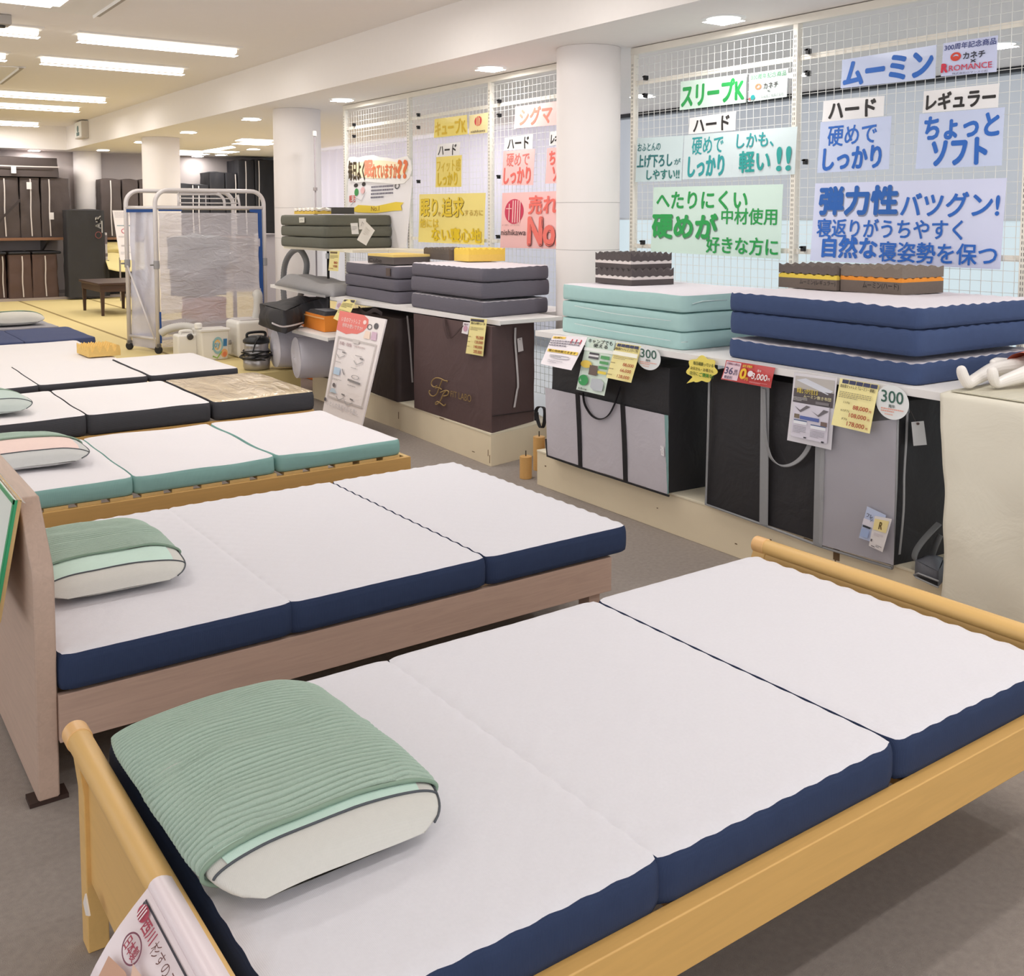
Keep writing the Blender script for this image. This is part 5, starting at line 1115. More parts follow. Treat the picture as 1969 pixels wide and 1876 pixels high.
# ---- white doll lying on its back
dt = thing('doll', 'white lying doll in orange shorts with its soles towards the room', 'doll', (3.8, 2.0, ZS + .012))
me = bpy.data.meshes.new('doll_body'); zb = ZS + .012
pv = [(3.86, 1.99, zb + .055, .050), (3.99, 1.99, zb + .062, .060), (4.10, 2.0, zb + .06, .050), (4.16, 2.0, zb + .06, .022), (4.24, 2.0, zb + .06, .052),
      (3.84, 2.035, zb + .05, .040), (3.66, 2.055, zb + .050, .030), (3.48, 2.025, zb + .030, .022), (3.425, 2.015, zb + .020, .020), (3.405, 2.025, zb + .060, .021), (3.400, 2.03, zb + .092, .017),
      (3.84, 1.945, zb + .05, .042), (3.70, 1.925, zb + .055, .034), (3.565, 1.955, zb + .030, .023), (3.515, 1.965, zb + .019, .019), (3.500, 1.965, zb + .055, .022), (3.500, 1.97, zb + .086, .018),
      (4.06, 2.08, zb + .06, .026), (3.88, 2.11, zb + .05, .02), (3.72, 2.075, zb + .075, .015), (3.66, 2.06, zb + .075, .012),
      (4.06, 1.91, zb + .05, .026), (3.95, 1.87, zb + .03, .02), (3.84, 1.885, zb + .025, .016)]
pe = [(0, 1), (1, 2), (2, 3), (3, 4), (0, 5), (5, 6), (6, 7), (7, 8), (8, 9), (9, 10), (0, 11), (11, 12), (12, 13), (13, 14), (14, 15), (15, 16), (2, 17), (17, 18), (18, 19), (19, 20), (2, 21), (21, 22), (22, 23)]
me.from_pydata([p[:3] for p in pv], pe, [])
db = bpy.data.objects.new('doll_body', me); COL.objects.link(db); db.parent = dt; db.matrix_parent_inverse = parent_world(dt).inverted()
sk = db.modifiers.new('skin', 'SKIN'); sb_ = db.modifiers.new('sub', 'SUBSURF'); sb_.levels = 2; sb_.render_levels = 2
for i, p in enumerate(pv):
    d = me.skin_vertices[0].data[i]; d.radius = (p[3], p[3]); d.use_root = (i == 0)
me.materials.append(mat((238, 232, 226), .35, 'noise', 20, .03, .02))
sh = MB(); sh.grid(lambda u, v: (lerp(3.76, 3.90, v), 1.99 + (.075 - .01 * v) * math.cos(2 * PI * u), zb + .056 + (.062 - .012 * abs(v - .5)) * math.sin(2 * PI * u) * (1 if math.sin(2 * PI * u) > 0 else .80)), 28, 8, wrapu=True)
obj('shorts', sh, mat((206, 110, 84), .5, 'fabric', 60, .2, .06), dt, smooth=True)
wr = MB(); wr.grid(lambda u, v: (lerp(3.70, 4.16, v) + .01 * nz3(u * 6, v * 5), 1.99 + (.10 + .006 * nz3(u * 9, v * 9)) * math.cos(PI * u), zb + .002 + (.128 + .012 * nz3(u * 7, v * 8, 4)) * math.sin(PI * u)), 30, 24)
obj('plastic_wrap', wr, filmmat((244, 242, 244), .10, .06, 12, .8), dt, smooth=True)
# ---- black chair beyond the rack
t = thing('chair', 'black framed chair with a red seat beyond the wire rack', 'chair', (6.2, 3.2, 0))
FRM = mat((30, 29, 31), .45)
for y in (2.86, 3.42):
    for x in (5.98, 6.42):
        b = MB(); b.tube([(x, y, 0), (x, y, .42 if x > 6.2 else .86)], .014, 8); obj('leg', b, FRM, t, smooth=True)
b = MB(); b.box(5.965, 2.85, .80, 5.995, 3.43, .86); obj('top_rail', b, FRM, t, bevel=.006)
b = MB(); b.box(5.965, 2.85, .66, 5.995, 3.43, .72); obj('back_rail', b, FRM, t, bevel=.006)
for y in (3.0, 3.14, 3.28):
    b = MB(); b.box(5.97, y - .012, .72, 5.99, y + .012, .80); obj('spindle', b, FRM, t)
b = MB(); b.box(5.98, 2.85, .42, 6.44, 3.43, .48); obj('seat', b, mat((136, 66, 58), .7, 'fabric', 30, .2, .06), t, bevel=.015)

# ================================================================ left hand shelf corner
# grey fabric cover slumped on the shelf
gc = MB(); gq = [P(528, 545, Z=.915), P(640, 567, Z=.915), (4.18, 7.72, .9), (4.22, 9.05, .9)]
def gcov(u, v):
    p = bil(gq, u, v); e = min(u, 1 - u, v, 1 - v); h = min(1, e / .12) ** .6
    ridge = .085 + .05 * max(0, u - .5) + .025 * math.sin(u * 5 + v * 3) + .018 * nz3(u * 5, v * 5, 2)
    return (p.x, p.y, .902 + h * max(.02, ridge * (1 - .2 * v)))
gc.grid(gcov, 46, 36)
o = obj('fabric_cover', gc, mat((150, 148, 150), .75, 'wrinkle', 5, .3, .05), smooth=True, solid=.003, recalc=False); tag(o, 'grey slumped fabric cover lying on the far left white shelf', 'cover')
# black soft bag
t = thing('soft_bag', 'black soft bag with a white zip line on the low shelf', 'bag', (3.5, 7.9, .635))
bq = [P(497, 622, Z=.63), P(548, 640, Z=.63), Vector((3.52, 8.03, .63)), Vector((4.12, 8.75, .63))]
obj('bag_body', softbox([p.xy for p in bq], .624, .80, c4t=[lerp(p, sum(bq, Vector()) / 4, .05).xy for p in bq], bulge=.05, wr=.03, seed=21, sag=.045), mat((48, 46, 49), .7, 'wrinkle', 8, .4, .08), t, smooth=True)
fb1, nb1, ab1 = face(bq[1].xy, bq[2].xy); 
obj('zip_tape', ribbon(smooth_path([fb1(523, 621, .03), fb1(541, 627.5, .055), fb1(560, 626, .055), fb1(583, 620, .05)], 6), UP, .012, .004), mat((226, 224, 226), .5), t)
# orange bag
t = thing('soft_bag', 'small orange bag with a black lid on the low white shelf', 'bag', (3.5, 7.6, .622))
oq = [P(584, 627, Z=.622), P(623.5, 638.5, Z=.622), (3.66, 7.42), (3.74, 7.88)]
oq = [(p[0], p[1]) for p in oq]
OR = mat((234, 140, 48), .65, 'wrinkle', 9, .3, .05)
ot = [lerp(Vector(p), Vector((3.58, 7.66)), .06) for p in oq]
obj('bag_body', softbox(oq, .6225, .745, c4t=ot, bulge=.012, wr=.006, seed=25), OR, t, smooth=False, bevel=.006)
lidm = MB(); lidm.hexa([lerp(Vector(p), Vector((3.58, 7.66)), .12) for p in oq], .742, .772, [lerp(Vector(p), Vector((3.58, 7.66)), .28) for p in oq]); obj('lid', lidm, mat((52, 50, 54), .7, 'wrinkle', 9, .3, .06), t, bevel=.006)
lm = MB(); lm.hexa([lerp(Vector(p), Vector((3.58, 7.66)), .5) for p in oq], .771, .776); obj('lid_patch', lm, mat((140, 140, 146), .6), t)
fo1, no1, ao1 = face(oq[0], oq[1])
obj('zip_tape', ribbon([fo1(584.5, 604, .008), fo1(604, 609, .012), fo1(623, 613, .008)], UP, .010, .003), mat((250, 196, 130), .5), t)
# orange box below
ob = MB(); ob.box(3.98, 8.35, .0, 4.36, 9.05, .50)
t = thing('storage_box', 'orange box under the low shelf behind the silver rolls', 'box', (3.86, 8.5, 0)); obj('body', ob, mat((226, 124, 52), .6, 'wrinkle', 6, .2, .05), t, bevel=.01)
lb_ = MB(); lb_.box(3.97, 8.34, .50, 4.37, 9.06, .52); obj('lid', lb_, mat((214, 112, 44), .6), t, bevel=.006)
# silver rolls
SILV = mat((226, 222, 232), .45, 'wrinkle', 5, .5, .03, metal=.0)
def roll(label, c, d, r, L_, seed):
    c, d = Vector(c), Vector(d).normalized(); sd = d.cross(UP).normalized(); u = sd.cross(d)
    t = thing('bedding_roll', label, 'roll', c, 'silver wrapped bedding rolls')
    mb = MB()
    mb.grid(lambda a, v: c + d * v * L_ + (sd * math.cos(2 * PI * a) * .92 + u * math.sin(2 * PI * a)) * r * (1 + .05 * nz3(math.cos(2 * PI * a) * 1.5 + seed, math.sin(2 * PI * a) * 1.5, v * 3) - .05 * abs(2 * v - 1) ** 6), 48, 26, wrapu=True)
    obj('wrap', mb, SILV, t, smooth=True)
    en = MB(); en.grid(lambda a, v: c - d * (.02 * (1 - v ** 2) + .012 * nz3(a * 4 + seed, v * 3)) + (sd * math.cos(2 * PI * a) * .92 + u * math.sin(2 * PI * a)) * r * v * (1 + .05 * nz3(math.cos(2 * PI * a) * 1.5 + seed, math.sin(2 * PI * a) * 1.5, 0)) * .96, 48, 8, wrapu=True)
    obj('wrapped_end', en, SILV, t, smooth=True)
    b = MB(); b.tube([c + d * L_ * .55 + (sd * math.cos(a) * .93 + u * math.sin(a) * 1.01) * r * 1.04 for a in [2 * PI * i / 40 for i in range(40)]], .004, 5, close=True); obj('band', b, mat((176, 172, 184), .5), t)
roll('nearer silver wrapped bedding roll under the low shelf', (3.36, 7.78, .385), (1, -.16, 0), .175, .60, 3)
roll('farther silver wrapped bedding roll under the low shelf', (3.37, 8.24, .41), (1, -.10, 0), .170, .60, 7)
# grey hose loop and pole in front of the column
HG = mat((120, 120, 122), .5)
h5 = lambda x, y: P(480 + .17052 * x, 440 + .17052 * y, X=3.95)
ho = MB(); hpts = smooth_path([h5(*p) for p in ((385, 1000), (392, 850), (380, 640), (395, 420), (455, 285), (545, 228), (610, 290), (645, 400), (625, 560), (590, 700), (545, 860), (530, 1000))], 14)
ho.tube(hpts, [.027 + (.0022 if i % 2 else 0) for i in range(len(hpts))], 12)
o = obj('vacuum_hose', ho, HG, smooth=True); tag(o, 'grey ribbed vacuum hose looped behind the grey cover', 'hose')
po = MB(); po.tube([h5(755, 850) + Vector((.12, 0, -.35)), h5(748, 250) + Vector((.12, 0, 0))], .012, 10); t = thing('pole', 'thin black pole standing in front of the second column', 'pole', h5(755, 850)); obj('shaft', po, BLK, t, smooth=True)
kn = MB(); kn.cyl(h5(750, 315) + Vector((.118, 0, -.02)), h5(749, 315) + Vector((.118, 0, .03)), .02, 12); obj('clamp', kn, mat((170, 168, 166), .3, metal=.6), t)
# slender white rail standing beside the second column
r0, r1 = P(608, 480, X=4.15), P(604, 262, X=4.15)
t = thing('curtain_pole', 'slender white pole with a lit tip beside the second column', 'pole', (r0.x, r0.y, 0)); b = MB(); b.tube([(r0.x, r0.y, TAT), (r0.x, r0.y, r1.z)], .008, 10); obj('shaft', b, mat((176, 166, 170), .5), t, smooth=True)
b = MB(); b.cyl((r0.x, r0.y, r1.z), (r0.x, r0.y, r1.z + .05), .02, 12); obj('cap', b, mat((250, 248, 244), .3), t, bevel=.006)
for z in (1.55, 1.78):
    b = MB(); b.cyl((r0.x, r0.y, z), (r0.x, r0.y, z + .03), .02, 12); obj('collar', b, mat((170, 160, 160), .4, metal=.4), t)

# ================================================================ wheeled frame with plastic sheets
CH = mat((214, 208, 208), .35, metal=.15); CLB = mat((34, 74, 140), .7, 'fabric', 40, .2, .06)
A0 = Vector((2.86, 9.85, TAT)); ua = Vector((.985, .06, 0)).normalized(); ub = Vector((-.28, .96, 0)).normalized()
Wd, Dp, Ht = 1.10, .50, 1.785 - TAT
t = thing('wheeled_frame', 'white tube frame on casters hung with wrinkled plastic sheets', 'rack', A0)
def fp(a, d, z): return A0 + ua * a + ub * d + UP * z
for d in (0.0, Dp):
    b = MB(); r_ = .13
    path = [fp(0, d, .06), fp(0, d, Ht - r_)] + [fp(r_ - r_ * math.cos(q), d, Ht - r_ + r_ * math.sin(q)) for q in [PI / 2 * i / 8 for i in range(1, 9)]] + [fp(Wd - r_ + r_ * math.sin(q), d, Ht - r_ + r_ * math.cos(q)) for q in [PI / 2 * i / 8 for i in range(0, 9)]] + [fp(Wd, d, .06)]
    b.tube(path, .021, 12); obj('hoop', b, CH, t, smooth=True)
    b = MB(); b.tube([fp(0, d, Ht - .165), fp(Wd, d, Ht - .165)], .018, 10); obj('cross_bar', b, CH, t, smooth=True)
    b = MB(); b.tube([fp(0, d, .14), fp(Wd, d, .14)], .014, 10); obj('bottom_bar', b, CH, t, smooth=True)
    for a in (0.0, Wd):
        k = MB(); k.cyl(fp(a, d, Ht * .52), fp(a, d, Ht * .57), .028, 14); ko = obj('clamp', k, mat((150, 148, 150), .4), t, bevel=.004)
        k = MB(); k.cyl(fp(a - .025, d, Ht * .545), fp(a - .06, d, Ht * .545), .008, 8); obj('clamp_screw', k, mat((130, 128, 128), .4), ko)
        w = MB(); c0 = fp(a, d, .038); w.cyl(c0 + Vector((-.012, -.008, 0)), c0 + Vector((.012, .008, 0)), .038, 20); wo = obj('caster', w, BLK, t, bevel=.004)
        w = MB(); w.bar(c0 + UP * .02, c0 + UP * .055, .05, .04, up=(1, 0, 0)); obj('caster_fork', w, mat((120, 118, 118), .4, metal=.5), wo)
for a in (0.0, Wd):
    for z in (.14, Ht - .17):
        b = MB(); b.tube([fp(a, 0, z), fp(a, Dp, z)], .014, 10); obj('side_bar', b, CH, t, smooth=True)
b = MB(); b.tube([fp(-.012, Dp, Ht * .55), fp(-.012, .0, .08)], .009, 8); obj('diagonal_brace', b, CH, t, smooth=True)
# guard rail standing on the rear bar
g0, gz = .24, Ht - .165
b = MB(); b.tube([fp(g0, .02, gz), fp(g0, .02, gz + .13)], .013, 8); b2 = None
path = [fp(g0, .02, gz + .13), fp(g0 + .37, .02, gz + .135)] + [fp(g0 + .37 + .09 * math.sin(q), .02, gz + .045 + .09 * math.cos(q)) for q in [PI / 2 * i / 6 for i in range(7)]] + [fp(g0 + .46, .02, gz)]
b.tube(path, .014, 10); obj('guard_rail', b, CH, t, smooth=True)
b = MB()
for z in (.045, .09): b.tube([fp(g0, .02, gz + z), fp(g0 + .60, .02, gz + z)], .006, 8)
for a in (g0 + .14, g0 + .27): b.tube([fp(a, .02, gz), fp(a, .02, gz + .13)], .005, 8)
b.tube([fp(g0 + .62, .02, gz), fp(g0 + .60, .02, gz + .13)], .012, 8); obj('guard_wires', b, CH, t, smooth=True)
FILM = filmmat((212, 206, 212), .68, .13, 5.0, 1.0, (1.2, 1.2, 3.2)); FILM2 = filmmat((196, 194, 210), .86, .2, 3.0, .6)
b = MB(); b.grid(lambda u, v: fp(lerp(.02, Wd - .06, u), -.016 + .022 * nz3(u * 3, v * 7, 2) * (1 - abs(2 * v - 1) ** 4) - .01 * abs(math.sin(v * 24)) * max(0, 1 - u * 2.4), lerp(Ht - .215, .06, v)), 50, 90)
obj('plastic_sheet', b, FILM, t, smooth=True)
b = MB(); b.grid(lambda u, v: fp(.015 + .02 * nz3(u * 3, v * 4, 8), lerp(.02, Dp - .03, u), lerp(Ht - .20, .04, v)), 24, 50); obj('plastic_sheet', b, FILM2, t, smooth=True)
b = MB(); b.slab([fp(.03, -.012, Ht - .20), fp(.25, -.012, Ht - .20), fp(.25, -.012, Ht - .185), fp(.03, -.012, Ht - .185)], ub * .01); b.slab([fp(.0, .03, Ht - .21), fp(.0, Dp - .02, Ht - .21), fp(.0, Dp - .02, Ht - .17), fp(.0, .03, Ht - .17)], ua * -.008)
obj('blue_cloth_edge', b, CLB, t)
b = MB(); b.slab([fp(Wd - .065, -.02, .08), fp(Wd - .03, -.02, .08), fp(Wd - .035, -.02, Ht - .18), fp(Wd - .16, -.02, Ht - .18), fp(Wd - .16, -.02, Ht - .205), fp(Wd - .075, -.02, Ht - .215)], ub * .01); obj('blue_cloth_edge', b, CLB, t)
b = MB(); b.slab([fp(.005, -.024, .10), fp(.02, -.024, .10), fp(.02, -.024, .40), fp(.005, -.024, .40)], ub * .01); obj('blue_cloth_edge', b, CLB, t)
# things stored inside the frame
def stored(label, a0, a1, d0, d1, z0, z1, M, name='bundle', cat='bundle'):
    c = [fp(a0, d0, 0), fp(a1, d0, 0), fp(a1, d1, 0), fp(a0, d1, 0)]
    o = obj(name, softbox([p.xy for p in c], TAT + z0, TAT + z1, bulge=.03, wr=.02, seed=a0 * 9, sag=.03), M, smooth=True); tag(o, label, cat, 'bundles behind the plastic sheet')
stored('dark grey bundle seen dimly through the plastic sheet, in the middle', .36, .78, .14, .40, .52, .78, mat((84, 82, 88), .8))
stored('green grey bundle seen dimly through the plastic sheet, upper part', .34, .82, .14, .40, .785, 1.10, mat((124, 138, 142), .8))
stored('orange bundle seen dimly through the plastic sheet, low down', .46, .76, .12, .38, .27, .50, mat((214, 120, 70), .8))
stored('grey bundle at the bottom behind the plastic sheet', .20, .90, .12, .42, .16, .265, mat((140, 138, 144), .8))
# pale grey folded panel standing right of the frame
b = MB(); q = [P(503, 640, Y=10.45), P(536, 640, Y=10.45)]
b.box(q[0].x, 10.45, TAT, q[1].x, 10.62, P(520, 449, Y=10.45).z); t = thing('folding_panel', 'pale grey panel standing right of the wheeled frame', 'panel', (q[0].x, 10.5, TAT)); obj('body', b, mat((206, 198, 200), .6, 'noise', 5, .05, .02), t, bevel=.02, seg=4)
b = MB(); b.box(q[0].x + .04, 10.40, P(520, 449, Y=10.45).z - .02, q[1].x - .02, 10.46, P(520, 449, Y=10.45).z - .005); obj('top_strip', b, mat((150, 144, 148), .6), t)

# ================================================================ cleaning machines on the platform edge
PLW = mat((232, 228, 222), .4); HOSE = mat((200, 196, 190), .5)
hz = lambda x, y, Y: P(200 + .18284 * x, 560 + .18284 * y, Y=Y)
t = thing('jug', 'white plastic jug standing before the plastic sheets', 'jug', (3.0, 9.3, TAT))
b = MB(); b.box(2.855, 9.24, TAT, 3.035, 9.40, TAT + .235); obj('body', b, PLW, t, bevel=.02, seg=4)
b = MB(); b.tube(smooth_path([(2.90, 9.30, TAT + .235), (2.90, 9.30, TAT + .262), (2.985, 9.30, TAT + .262), (3.01, 9.30, TAT + .235)], 6), .014, 8); obj('handle', b, PLW, t, smooth=True)
b = MB(); b.cyl((2.965, 9.245, TAT + .22), (2.965, 9.22, TAT + .21), .028, 16); obj('cap', b, mat((70, 68, 72), .4), t, bevel=.003)
t = thing('tub', 'white square tub with a colourful swirl label', 'tub', (3.16, 9.15, TAT))
b = MB(); b.prism([(3.035, TAT), (3.265, TAT), (3.285, TAT + .27), (3.02, TAT + .27)], 'y', 9.10, 9.32); obj('body', b, PLW, t, bevel=.015, seg=3)
b = MB(); b.box(3.012, 9.09, TAT + .262, 3.293, 9.33, TAT + .285); obj('rim', b, mat((224, 220, 214), .4), t, bevel=.005)
b = MB(); b.cyl((3.03, 9.20, TAT + .285), (3.03, 9.20, TAT + .34), .035, 16); obj('spout', b, PLW, t, bevel=.012)
sheet_items(t, [Vector(p) for p in ((3.03, 9.098, TAT + .26), (3.28, 9.098, TAT + .26), (3.27, 9.098, TAT), (3.03, 9.098, TAT))], [('o', .58, .48, .20, .30, .28, (150, 190, 196)), ('o', .56, .46, .11, .18, .35, (232, 190, 120)), ('t', 'Joy', .36, .32, .66, .62, (110, 170, 190), .01), ('r', .78, .26, .92, .52, (60, 120, 170)), ('e', .82, .76, .13, .15, (232, 176, 120)), ('e', .84, .80, .08, .09, (226, 130, 90)), ('p', [(.38, .84), (.55, .92), (.72, .70)], .012, (150, 190, 90))], Vector((0, -1, 0)), base=.001)
t = thing('cleaning_machine', 'white boxy machine with an upright ribbed hose', 'machine', (3.5, 9.1, TAT))
b = MB(); b.box(3.36, 9.10, TAT, 3.66, 9.42, TAT + .34); obj('body', b, PLW, t, bevel=.03, seg=4)
b = MB(); b.box(3.40, 9.13, TAT + .335, 3.66, 9.39, TAT + .352); obj('top_tray', b, mat((206, 200, 198), .4), t, bevel=.006)
b = MB(); pth = smooth_path([(3.60, 9.25, TAT + .34), (3.62, 9.25, TAT + .44), (3.625, 9.26, TAT + .55), (3.63, 9.30, TAT + .575)], 12); b.tube(pth, [.042 + (.004 if i % 2 else 0) for i in range(len(pth))], 14); obj('ribbed_hose', b, HOSE, t, smooth=True)
b = MB(); pth = smooth_path([hz(600, 440, 9.6), hz(690, 392, 9.55), hz(850, 368, 9.5), hz(1000, 405, 9.4), hz(1095, 470, 9.3), hz(1110, 560, 9.25)], 14)
b.tube(pth, [.036 + (.003 if i % 2 else 0) for i in range(len(pth))], 12); o = obj('flexible_hose', b, HOSE, smooth=True); tag(o, 'pale ribbed hose arching over the white jug and tub', 'hose')
b = MB(); b.tube([hz(1195, 545, 9.2), hz(1330, 540, 9.25)], .018, 10); b.tube([hz(1195, 528, 9.2), hz(1330, 522, 9.25)], .012, 8); o = obj('pipe', b, mat((206, 200, 196), .4), smooth=True); tag(o, 'short pale pipe joining the tub and the white machine', 'pipe')
t = thing('vacuum_cleaner', 'silver round vacuum cleaner with a black top and coiled cable', 'vacuum cleaner', (3.25, 8.35, TAT))
vc = (3.25, 8.36, TAT)
b = MB(); b.lathe([(.05, 0), (.105, .005), (.112, .03), (.112, .10), (.098, .11), (.10, .20), (.102, .225), (.09, .245)], vc, 36); obj('drum', b, mat((176, 172, 172), .3, metal=.7), t, smooth=True)
b = MB(); b.lathe([(.10, .225), (.112, .235), (.112, .255), (.085, .28), (.05, .29)], vc, 36); obj('motor_head', b, mat((40, 40, 42), .4), t, smooth=True)
b = MB(); b.tube(smooth_path([(3.17, 8.36, TAT + .27), (3.18, 8.36, TAT + .315), (3.32, 8.36, TAT + .315), (3.33, 8.36, TAT + .27)], 6), .012, 8); obj('handle', b, mat((34, 34, 36), .4), t, smooth=True)
b = MB(); rnd = random.Random(5)
for k in range(7):
    zc = TAT + .095 + .011 * k; b.tube([(vc[0] + (.122 + .02 * math.sin(a * 2 + k)) * math.cos(a), vc[1] + (.118 + .012 * math.cos(a * 3 + k)) * math.sin(a), zc + .012 * math.sin(a * 2 + k * 2)) for a in [2 * PI * i / 36 for i in range(36)]], .0055, 6, close=True)
b.tube(smooth_path([(3.25, 8.27, TAT + .29), (3.20, 8.25, TAT + .24), (3.17, 8.24, TAT + .16)], 6), .005, 6); obj('power_cable', b, mat((30, 29, 31), .5), t, smooth=True)
b = MB(); b.box(2.06, 8.95, TAT, 2.20, 9.15, TAT + .16); t = thing('black_box', 'small black box on the tatami behind the yellow foam sample', 'box', (2.12, 9.05, TAT))
q = P(207, 684, Z=TAT); q2 = P(226, 684, Z=TAT); b = MB(); b.box(q.x - .05, q.y, TAT, q2.x, q.y + .2, TAT + .075); obj('body', b, BLK, t, bevel=.01)
b = MB(); b.box(q.x + .01, q.y - .003, TAT + .02, q2.x - .03, q.y, TAT + .05); obj('front_plate', b, mat((70, 68, 70), .4), t)

# ================================================================ low table on the tatami
DW = mat((72, 52, 44), .45, 'wood', 3, .08, .15)
t = thing('low_table', 'dark brown low wooden table standing on the tatami', 'table', (3.85, 14.5, TAT))
b = MB(); b.box(3.31, 14.0, .635, 3.95, 15.1, .665); obj('tabletop', b, DW, t, bevel=.006)
b = MB(); b.box(3.34, 14.03, .545, 3.92, 14.05, .635); b.box(3.34, 15.05, .545, 3.92, 15.07, .635); b.box(3.34, 14.05, .545, 3.36, 15.05, .635); b.box(3.90, 14.05, .545, 3.92, 15.05, .635); obj('apron', b, DW, t)
for x in (3.345, 3.865):
    for y in (14.03, 15.03):
        b = MB(); c_ = [(x, y), (x + .055, y), (x + .055, y + .055), (x, y + .055)]; ce = Vector((x + .0275, y + .0275)); b.hexa([lerp(Vector(p), ce, .4) for p in c_], TAT, .636, c_); obj('leg', b, DW, t, bevel=.003)

# ================================================================ back wall: shelf, storage bags
BK1 = mat((78, 68, 66), .7, 'wrinkle', 6, .4, .08); BK2 = mat((92, 72, 66), .7, 'wrinkle', 6, .4, .08); BK3 = mat((38, 37, 42), .65, 'wrinkle', 5, .4, .10); WT = mat((214, 206, 204), .6)
FY = 17.42
t = thing('wall_shelf', 'brown wooden shelf along the back wall', 'shelf', (2.5, 17.7, 1.2)); b = MB(); b.box(.2, 17.35, 1.165, 3.60, 18.1, 1.208); obj('board', b, mat((134, 96, 72), .5, 'wood', 3, .05, .1), t, bevel=.003)
for x in (1.0, 2.4, 3.4):
    b = MB(); b.prism([(17.5, 1.165), (18.11, 1.165), (18.11, .95)], 'x', x, x + .03); obj('bracket', b, mat((120, 112, 108), .5), t)
t = thing('wall_shelf', 'brown shelf board on the back wall, right of the fourth column', 'shelf', (4.7, 17.8, 1.2)); b = MB(); b.box(4.38, 17.42, 1.16, 7.2, 18.1, 1.20); b.box(4.2, 17.42, 1.16, 4.38, 17.76, 1.20); obj('board', b, mat((134, 96, 72), .5, 'wood', 3, .05, .1), t, bevel=.003)
for x in (4.6, 5.6, 6.9):
    b = MB(); b.prism([(17.55, 1.16), (18.11, 1.16), (18.11, .95)], 'x', x, x + .03); obj('bracket', b, mat((120, 112, 108), .5), t)
G_B = 'tall storage bags along the back wall'
def wall_bag(label, x0, x1, z0, z1, y0=FY, y1=17.98, M=BK1, line=None, horiz=False, tagpos=None, strapx=False, seed=1., top_in=.02, group=G_B):
    t = thing('storage_bag', label, 'bag', ((x0 + x1) / 2, (y0 + y1) / 2, z0), group)
    c = [(x0, y0), (x1, y0), (x1, y1), (x0, y1)]
    ct = [(x0 + top_in, y0 + .03), (x1 - top_in, y0 + .03), (x1 - top_in, y1), (x0 + top_in, y1)]
    obj('bag_body', softbox(c, z0, z1, c4t=ct, bulge=.004, wr=.012, seed=seed, sag=.02), M, t, smooth=True)
    if line is not None:
        if horiz: path = [(lerp(x0, x1 + .0, i / 6), y0 - .024, line + .004 * math.sin(i)) for i in range(7)]; wd_ = UP
        else: path = [(line + .005 * math.sin(i * 1.3), y0 - .026, lerp(z1 - .02, z0 + .02, i / 6)) for i in range(7)]; wd_ = Vector((1, 0, 0))
        obj('zip_tape', ribbon(path, wd_, .017 if not horiz else .018, .004), WT, t)
    if strapx:
        obj('strap', ribbon([(x0 + .02, y0 - .03, z0 + .05), ((x0 + x1) / 2, y0 - .045, lerp(z0, z1, .36)), (x1 - .0, y0 - .03, lerp(z0, z1, .62))], UP, .05, .005), mat((62, 54, 54), .7), t)
    if tagpos:
        b = MB(); b.box(tagpos[0] - .035, y0 - .04, tagpos[1] - .06, tagpos[0] + .035, y0 - .036, tagpos[1] + .05); obj('tag', b, mat((230, 226, 228), .5), t)
    return t
wall_bag('dark brown bag lying flat on top of the standing bags, far left', 1.7, 3.58, 2.155, 2.455, line=2.315, horiz=True, tagpos=(2.92, 2.26), seed=31)
for i, (x0, x1, lx, tp, sx, lab) in enumerate(((2.02, 2.52, 2.3, None, True, 'brown bag standing on the wall shelf, out at the left'), (2.53, 2.995, 2.78, None, True, 'brown bag with crossed straps on the wall shelf, at the left edge'), (3.0, 3.298, 3.15, (3.13, 2.02), False, 'brown bag with a high white tag on the wall shelf'), (3.305, 3.735, 3.42, (3.44, 1.55), False, 'brown bag with a low white tag, right end of the wall shelf'))):
    wall_bag(lab, x0, x1, 1.21, 2.14, M=BK1, line=lx, tagpos=tp, strapx=sx, seed=40 + i, top_in=.012)
for i, (x0, x1, lx, lab) in enumerate(((2.40, 2.775, 2.72, 'lower brown bag cut by the left edge, below the wall shelf'), (2.79, 3.120, 2.98, 'lower brown bag, middle of those below the wall shelf'), (3.126, 3.50, 3.31, 'lower brown bag, right end below the wall shelf'))):
    wall_bag(lab, x0, x1, TAT + .04, .945, M=BK2, line=lx, seed=50 + i, top_in=.01, y0=FY - (.0 if i == 0 else .10))
    lt = [o for o in bpy.data.objects if o.get('label') == lab][0]; lm = MB(); lm.hexa([(x0 + .006, FY - .09), (x1 + (.06 if i == 2 else -.006), FY - .09), (x1 + (.06 if i == 2 else -.006), 17.97), (x0 + .006, 17.97)], .95, .992); obj('black_lid', lm, BK3, lt, bevel=.02)
b = MB(); b.box(-2, 17.30, TAT, 3.92, BACK_Y, TAT + .04); b.box(3.92, 17.30, TAT, 4.36, 17.78, TAT + .04); b.box(4.36, 17.30, TAT, 6.9, BACK_Y, TAT + .04); o = obj('ledge', b, mat((170, 158, 154), .6)); tag(o, 'low grey ledge along the foot of the back wall', 'ledge')
t = wall_bag('tall black bag with white lettering leaning before the fourth column', 3.595, 4.155, TAT + .042, 1.635, y0=17.05, y1=17.36, M=mat((52, 51, 54), .6, 'wrinkle', 4, .4, .10), seed=60, top_in=.0, tagpos=None)
ac = [(4.03, 1.53), (4.10, 1.53), (4.10, 1.30), (4.03, 1.30)]
vs, fs = glyphs('AiR'); mb = MB()
for dx_ in (0, .006): mb.add([(4.085 - y * .075 + dx_, 17.018, 1.345 + x * .205) for x, y in vs], fs)
obj('lettering', mb, mat((226, 224, 226), .5), t, recalc=False)
